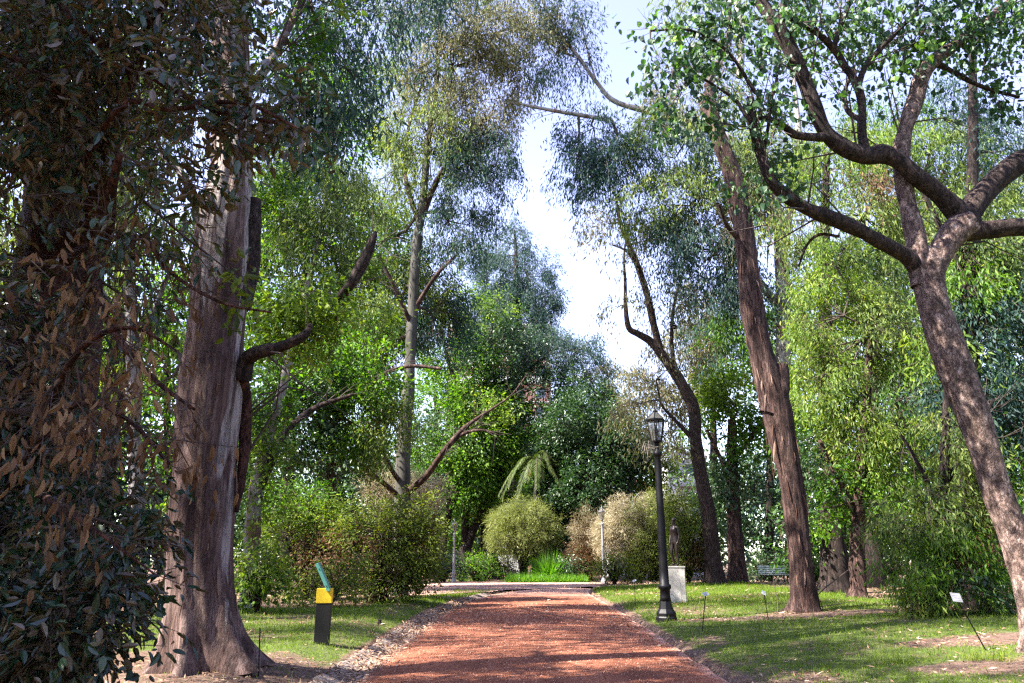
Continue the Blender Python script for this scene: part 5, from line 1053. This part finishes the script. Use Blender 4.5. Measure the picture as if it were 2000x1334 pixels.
# 13. near right tree with the thick forking limbs
tree('forked_tree', 'near mottled tree leaning in at right with thick forking limbs and heart shaped leaves', 12.0,
     [(2040, 1230, 40), (2022, 1165, 34), (2002, 1110, 29), (1978, 1040, 27), (1948, 965, 27), (1925, 890, 28), (1903, 820, 30), (1880, 760, 31), (1862, 710, 31), (1844, 660, 30), (1828, 610, 28), (1816, 560, 30), (1814, 520, 32), (1824, 490, 22)],
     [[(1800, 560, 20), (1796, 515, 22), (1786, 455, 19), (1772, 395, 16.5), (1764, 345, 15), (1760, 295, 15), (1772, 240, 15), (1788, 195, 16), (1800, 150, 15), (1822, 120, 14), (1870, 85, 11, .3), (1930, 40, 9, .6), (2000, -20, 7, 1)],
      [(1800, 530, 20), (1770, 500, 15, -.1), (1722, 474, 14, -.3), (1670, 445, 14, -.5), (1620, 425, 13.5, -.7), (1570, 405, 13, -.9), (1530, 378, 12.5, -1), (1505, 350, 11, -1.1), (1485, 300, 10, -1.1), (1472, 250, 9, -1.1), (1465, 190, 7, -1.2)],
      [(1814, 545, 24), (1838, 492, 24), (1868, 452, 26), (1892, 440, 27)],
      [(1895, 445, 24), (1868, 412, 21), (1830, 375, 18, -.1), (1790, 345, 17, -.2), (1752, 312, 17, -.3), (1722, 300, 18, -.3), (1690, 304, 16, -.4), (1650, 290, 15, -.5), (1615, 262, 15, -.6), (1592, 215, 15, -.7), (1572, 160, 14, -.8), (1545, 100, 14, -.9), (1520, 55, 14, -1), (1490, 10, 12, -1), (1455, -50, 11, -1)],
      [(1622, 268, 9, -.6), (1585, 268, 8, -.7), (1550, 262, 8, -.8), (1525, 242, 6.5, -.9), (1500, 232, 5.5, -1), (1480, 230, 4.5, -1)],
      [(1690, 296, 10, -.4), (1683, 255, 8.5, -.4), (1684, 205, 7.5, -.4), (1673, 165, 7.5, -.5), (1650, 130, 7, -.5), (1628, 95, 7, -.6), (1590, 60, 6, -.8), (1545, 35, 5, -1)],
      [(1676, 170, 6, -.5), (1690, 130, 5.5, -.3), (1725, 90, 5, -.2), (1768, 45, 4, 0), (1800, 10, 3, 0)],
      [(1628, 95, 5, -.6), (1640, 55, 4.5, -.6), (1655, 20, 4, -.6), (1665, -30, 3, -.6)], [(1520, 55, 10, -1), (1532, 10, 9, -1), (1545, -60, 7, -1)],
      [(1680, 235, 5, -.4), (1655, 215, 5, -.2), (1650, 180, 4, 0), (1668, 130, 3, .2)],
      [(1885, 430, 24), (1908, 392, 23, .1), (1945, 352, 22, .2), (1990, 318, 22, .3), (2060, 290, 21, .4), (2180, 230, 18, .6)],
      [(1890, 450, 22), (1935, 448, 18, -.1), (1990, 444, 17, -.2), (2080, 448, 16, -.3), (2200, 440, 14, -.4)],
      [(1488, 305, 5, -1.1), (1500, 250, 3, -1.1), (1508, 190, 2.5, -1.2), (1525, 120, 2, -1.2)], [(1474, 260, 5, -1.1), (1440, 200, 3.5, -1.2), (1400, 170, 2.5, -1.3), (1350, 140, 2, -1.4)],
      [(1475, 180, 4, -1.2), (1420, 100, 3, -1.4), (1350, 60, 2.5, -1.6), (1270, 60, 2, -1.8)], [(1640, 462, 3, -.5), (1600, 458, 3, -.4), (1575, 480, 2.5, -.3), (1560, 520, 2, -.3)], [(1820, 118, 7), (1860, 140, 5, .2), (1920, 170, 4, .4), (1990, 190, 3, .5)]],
     [(1285, 120, 48, 80, d(d=-1.8, cov=0.72)), (1330, 60, 80, 80, d(d=-1.6, cov=1.01)), (1330, 180, 70, 70, d(d=-1.5, cov=0.79)), (1430, 80, 80, 80, d(d=-1.3, cov=0.94)), (1290, 240, 40, 40, d(d=-1.8, cov=0.58)), (1440, 200, 70, 60, d(d=-1.2, cov=0.72)), (1530, 60, 80, 70, d(d=-.8, cov=1.01)), (1520, 170, 60, 50, d(d=-1, cov=0.65)),
      (1640, 60, 90, 70, d(d=-.5, cov=1.08)), (1740, 50, 90, 70, d(cov=1.15)), (1840, 50, 90, 70, d(cov=1.22)), (1940, 90, 80, 80, d(d=.3, cov=0.94)), (1750, 160, 60, 50, d(cov=0.50)), (1900, 190, 60, 50, d(d=.4, cov=0.65)), (1500, 310, 50, 60, d(d=-1, cov=0.72)), (1470, 400, 40, 60, d(d=-1.1, cov=0.58)), (1600, 200, 50, 40, d(d=-.6, cov=0.43)), (1540, 230, 40, 30, d(d=-1.3, cov=0.58, leaf='heart', tint=.3)),
      (1650, -120, 350, 110, d(cov=0.94)), (2050, -60, 200, 160, d(cov=1.01)), (2150, 200, 120, 200, d(cov=0.86)), (1530, 330, 30, 60, d(d=-1, cov=0.43)), (1275, 60, 36, 40, d(d=-1.8, cov=0.58, tint=.3)), (1780, 90, 50, 30, d(d=-1, cov=0.58, tint=.4))],
     mat='bark_mott', limb_mat='bark_limb', limb_mats={0: 'bark_mott', 2: 'bark_mott'}, leaf='heart', tw=.6, hab='heart', sides=36, rough=.075, step=.07, cov=1.4, gap=.36, gscale=.5, knob=.2)  # upper limbs get darker bark, the crown's shade put into their colour
# 14. foliage trees of the right side
tree('weeping_tree', 'sunlit yellow green tree with drooping sprays between the leaning gum and the near right trunk', 27,
     [(1677, 1186, 21), (1676, 1150, 15), (1674, 1060, 14), (1680, 950, 12), (1690, 800, 9), (1700, 650, 5)], [[(1676, 1020, 8), (1640, 940, 6), (1600, 860, 4)], [(1680, 950, 7), (1740, 860, 5), (1780, 760, 4)], [(1640, 1188, 4, -.4), (1665, 1180, 9, -.2), (1677, 1165, 10)], [(1715, 1190, 4, -.4), (1690, 1180, 9, -.2), (1677, 1165, 10)]],
     [(1620, 600, 80, 70, d(tint=.15)), (1680, 660, 100, 90, d(leaf='euc')), (1600, 720, 60, 70), (1760, 620, 90, 100, d(leaf='euc')), (1680, 850, 75, 60, d(tint=.2)), (1650, 790, 80, 70, d(leaf='euc')), (1740, 780, 90, 80, d(leaf='green')), (1640, 960, 60, 50, d(leaf='green', hab='broad', cov=2)), (1600, 900, 50, 60, d(leaf='dark', hab='broad', cov=2)), (1730, 900, 70, 60), (1790, 880, 60, 80, d(leaf='euc')), (1700, 990, 60, 45, d(leaf='green', hab='broad', cov=2)), (1640, 520, 90, 60, d(cov=1.6)), (1590, 1000, 40, 50, d(leaf='green', hab='broad', cov=1.6))],
     mat='bark_pink', leaf='bright', hab='weep', cov=2.2, lobes=5, lobe_h=.2, lobe_a=.5, trunk_label='short rusty brown trunk with spreading roots')
tree('weeping_tree', 'drooping olive green bush like tree sweeping to the ground under the near right trunk', 18.5,
     [(1835, 1185, 14), (1838, 1050, 12), (1845, 900, 9), (1850, 750, 6)], [[(1840, 1000, 6), (1790, 900, 4), (1760, 850, 3)], [(1842, 950, 6), (1900, 860, 4), (1940, 780, 3)]],
     [(1800, 1000, 80, 80, d(leaf='euc')), (1780, 1100, 65, 70, d(leaf='green')), (1850, 1090, 80, 80, d(leaf='green')), (1860, 960, 80, 80, d(leaf='mixbush')), (1810, 1160, 80, 36, d(leaf='mixbush')), (1850, 870, 80, 70), (1920, 1080, 50, 100, d(leaf='brownleaf', cov=1.6)), (1735, 1150, 30, 40, d(cov=1.5, leaf='mixbush')), (1960, 1130, 60, 80, d(cov=2.0)), (1730, 1060, 30, 50, d(cov=1.0, leaf='euc')), (1890, 1165, 70, 40, d(cov=2.0, leaf='dark', hab='broad', size=.7))],
     mat='bark_dark', leaf='euc', hab='weep', cov=2.6, size=.72)
tree('eucalyptus_tree', 'dark shaggy trunk with drooping foliage behind the near leaning trunk at the right edge', 20.5,
     [(1905, 1160, 30), (1900, 1000, 27), (1898, 860, 24), (1890, 700, 20), (1895, 500, 15), (1900, 300, 10), (1900, 50, 6)], [[(1890, 650, 8), (1940, 560, 6), (1990, 480, 4)], [(1893, 560, 7), (1830, 430, 5), (1780, 330, 3)]],
     [(1930, 620, 90, 90), (1960, 780, 70, 110), (1880, 560, 80, 80, d(leaf='green')), (1950, 480, 80, 70, d(leaf='euc')), (1860, 780, 60, 80), (1975, 930, 50, 110, d(leaf='green')), (1960, 1050, 60, 80, d(leaf='green')), (2050, 700, 80, 300, d(cov=2)), (1840, 700, 50, 70, d(leaf='bright')), (1880, 420, 70, 60, d(leaf='euc', cov=1.4)), (1950, 300, 70, 60, d(cov=1.1)), (1980, 570, 60, 60, d(leaf='euc'))],
     mat='bark_dark', leaf='euc_blue', hab='weep', cov=2.2)
tree('eucalyptus_tree', 'thick dark trunk standing in shade just right of the leaning brown gum', 31,
     [(1634, 1164, 33), (1632, 1120, 27), (1628, 1050, 25), (1624, 960, 22), (1620, 850, 18), (1615, 700, 14), (1610, 500, 10), (1615, 300, 6)], [[(1615, 700, 9), (1560, 600, 6), (1520, 500, 4)], [(1612, 560, 7), (1680, 440, 5), (1740, 330, 3)]],
     [(1560, 960, 45, 60, d(leaf='dark', hab='broad')), (1585, 860, 45, 70, d(leaf='green', hab='broad')), (1570, 760, 50, 80, d(leaf='bright', hab='broad', cov=1.8)), (1600, 500, 90, 80), (1680, 420, 110, 80), (1620, 330, 90, 70, d(leaf='bright', cov=1.6)), (1720, 300, 90, 60, d(leaf='bright', cov=1.4)), (1800, 420, 70, 80), (1700, 530, 100, 60), (1560, 430, 60, 70, d(leaf='euc', cov=1.6)), (1570, 650, 50, 60), (1560, 1060, 30, 50, d(leaf='green', hab='broad', cov=1.2)), (1690, 350, 40, 30, d(leaf='brownleaf', d=-2, cov=1.6))],
     mat='bark_dark', leaf='euc', hab='euc', lobes=5, lobe_h=.3, lobe_a=.3, size=1.2, cov=2.)
tree('eucalyptus_tree', 'dark shaded trunk between the rusty rooted trunk and the drooping bush', 37,
     [(1708, 1142, 22), (1704, 1080, 18), (1700, 980, 16), (1705, 800, 12), (1720, 500, 7)], [[(1705, 800, 7), (1760, 650, 4), (1800, 520, 3)]],
     [(1720, 960, 60, 60, d(leaf='green', hab='bfar')), (1790, 560, 90, 90), (1850, 420, 80, 70, d(cov=1.8)), (1800, 300, 100, 70, d(cov=2.2)), (1720, 230, 90, 70, d(cov=1.7, leaf='green')), (1640, 300, 80, 70, d(cov=1.8)), (1740, 760, 80, 90, d(leaf='dark')), (1850, 300, 70, 60, d(leaf='bright', cov=1.2)), (1920, 360, 70, 60, d(cov=1.6)), (1950, 260, 80, 60, d(cov=1.8, leaf='euc_blue')), (1870, 200, 80, 60, d(cov=1.4, leaf='euc_blue')), (1960, 440, 80, 70, d(cov=2.0))],
     mat='bark_dark', leaf='euc', hab='eucfar', cov=2.2)
tree('broadleaf_tree', 'straight reddish trunk with a bushy bright crown behind the slender dark tree', 46,
     [(1441, 1131, 20), (1438, 1080, 16), (1433, 1010, 14), (1430, 930, 12), (1430, 820, 8)], [[(1430, 940, 7), (1400, 880, 4), (1380, 840, 3)], [(1430, 900, 6), (1470, 850, 4), (1500, 800, 3)]],
     [(1410, 850, 55, 60), (1440, 780, 70, 60, d(leaf='bright')), (1470, 860, 50, 60), (1400, 940, 40, 45, d(leaf='dark')), (1460, 950, 50, 50, d(leaf='dark')), (1410, 740, 50, 50, d(leaf='bright')), (1480, 720, 60, 60), (1340, 880, 0.1, 0.1)][:-1],
     mat='bark_pink', leaf='green', hab='bfar', cov=2.6, lobes=5, lobe_h=.3, lobe_a=.3)
tree('broadleaf_tree', 'bright yellow green tree seen past the near lamp post in front of the white building', 66,
     [(1275, 1125, 8), (1278, 1000, 7), (1280, 920, 4)], [], [(1275, 915, 42, 38, d(tint=.15)), (1305, 925, 26, 34, d(tint=.15)), (1250, 880, 30, 25), (1300, 870, 45, 30, d(leaf='euc_tan', hab='eucfar', cov=1.6)), (1280, 960, 45, 20)], mat='bark_dark', leaf='bright', hab='bfar', cov=2.2)
for px, D, top, lb, leaf, hb, cr in [
    (1390, 60, 560, 'far pale leaved gum behind the slender dark tree', 'euc_tan', 'eucfar', [(1380, 600, 60, 60), (1340, 680, 60, 60), (1400, 700, 60, 60), (1350, 780, 55, 60), (1260, 760, 50, 50), (1240, 720, 30, 30)]),
    (1500, 56, 600, 'far dark tree behind the leaning brown gum above the bench', 'dark', 'bfar', [(1500, 660, 70, 80), (1500, 800, 70, 80), (1510, 930, 70, 70), (1420, 990, 60, 50), (1500, 1040, 80, 50), (1370, 960, 40, 60), (1560, 1090, 60, 30)]),
    (1620, 60, 500, 'far green tree closing the view behind the shaded trunks on the right', 'green', 'bfar', [(1600, 600, 90, 90), (1620, 760, 90, 90), (1640, 900, 90, 80), (1620, 1020, 90, 60), (1700, 1030, 80, 50), (1600, 1085, 60, 30)]),
    (1790, 52, 460, 'far bushy tree behind the drooping bush on the right', 'green', 'bfar', [(1780, 480, 110, 90), (1760, 680, 110, 100), (1800, 860, 110, 100), (1780, 1010, 110, 70), (1860, 1060, 100, 60)]),
    (1950, 50, 400, 'far tall green tree at the right edge beyond the near leaning trunk', 'euc', 'eucfar', [(1930, 420, 100, 80), (1950, 600, 110, 110), (1950, 800, 110, 110), (1960, 1000, 110, 90), (2060, 500, 100, 250)]),
    (850, 86, 700, 'far green tree across the street behind the far left lamp', 'green', 'bfar', [(860, 800, 80, 90), (840, 940, 80, 80), (880, 1040, 60, 50), (820, 1070, 60, 50), (770, 900, 70, 80), (960, 960, 70, 70), (1000, 880, 60, 60)]),
    (1060, 96, 820, 'far green tree across the street behind the palm', 'green', 'bfar', [(1040, 880, 70, 60), (1010, 960, 70, 60), (1080, 960, 60, 60), (1060, 1050, 70, 50), (1180, 1040, 60, 60)]),
    (660, 70, 820, 'far dark green tree showing low between the left shrubs', 'dark', 'bfar', [(660, 900, 110, 90), (600, 1020, 110, 70), (720, 1020, 90, 70), (500, 1030, 90, 80), (400, 1000, 110, 110)])]:
    tree('far_tree', lb, D, [(px, 1128, 9), (px + 4, 900, 7), (px, top + 60, 3)], [], cr, mat='bark_dark', leaf=leaf, hab=hb, cov=2.2, group='far trees closing the view', size=1.15)
# low shrubs in the shade at the foot of the far right trees
for px, D, lb, leaf in [(1500, 50, 'low dark shrub behind the park bench', 'dark'), (1590, 48, 'low green shrub behind the leaning brown gum', 'green'), (1745, 44, 'pale green shrub left of the drooping bush', 'mixbush'), (1200, 52, 'low shrub at the foot of the slim grey lamp', 'mixbush'), (1110, 60, 'dark low shrub right of the flax plant', 'dark'), (930, 63.5, 'small leafy shrub in front of the black railing', 'green'), (865, 60, 'dark low shrub at the foot of the far left lamp', 'dark'), (965, 70, 'reddish shrub behind the railing', 'brownleaf')]:
    shrub('low_shrub', lb, D, px, 1134, [(px, 1105, 34, 20), (px - 20, 1115, 26, 15), (px + 22, 1112, 28, 17)], leaf, 'bush', cov=2.4, h=40, spread=25, size=1.8, group='low shrubs under the far trees')
# an unseen gum added left of the viewer to dapple the near path
def shade_tree(label, x, y, zs, blobs, leaf, r=.35, hab='euc', size=1.5, cov=1.1, mat='bark_pink', gap=.56, gscale=1.9):
    """blobs in metres: (x, y, z, rx, ry, rz)"""
    o = [(x, y, float(H(x, y)) - .1), (x + .1, y, 3), (x - .2, y + .2, 7), (x, y, zs)]
    root = empty('eucalyptus_tree', (x, y, float(H(x, y))), label, 'tree')
    V, F, Fc, p = tube(o, [r * 1.3, r, r * .8, r * .35], 18, .25, .08, 5, .4, .5)
    link('trunk', raw_mesh('trunk', V, [Fc, F], M[mat], smooth=True), root)
    acc = Acc()
    for b in blobs: foliage(acc, np.array(b[:3], float), b[3:6], hab, cov=cov, gap=gap, size=size, gscale=gscale, skel=p[len(p) // 2:])
    acc.build('crown', [M[leaf], M['twig']], root)
shade_tree('unseen gum added left of the viewer to shade the path', -8, 3, 13, [(-8, 3, 9, 3.5, 3, 2), (-9, 7, 12.5, 4, 3.5, 2), (-6, 1, 10, 4, 4, 2.5), (-10, 2, 7, 3, 4, 3), (-5, 7, 12, 3, 3, 2)], 'green', cov=2.2, gap=.5, size=.9)

# the garden's far woods, closing every gap at the horizon and added unseen round the viewer to block sky light
acc = Acc()
def woods(a0, a1, n_, rad, h0, h1, wd, cov):
    for a in np.linspace(R(a0), R(a1), n_):
        rr = rad * rng.uniform(.92, 1.12); hh = rng.uniform(h0, h1)
        foliage(acc, np.array([rr * math.sin(a), rr * math.cos(a), hh * .5]), (wd, wd * .6, hh * .52), 'bfar', cov=cov, gap=.33, gscale=2.2, size=2.3, mi=int(rng.integers(0, 3)), twigs=False)
woods(-30, 30, 22, 104, 15, 20, 6.5, 1.7)
woods(32, 84, 14, 56, 15, 22, 7, 1.6)
woods(-88, -32, 16, 58, 14, 20, 7, 1.6)
woods(90, 262, 18, 30, 13, 18, 6.5, 1.3)
tag(acc.build('distant_woods', [M['green'], M['dark'], M['euc_blue'], M['twig']]), 'far green woods closing the horizon, with unseen belts added round the viewer for shade', 'woods', kind='stuff')
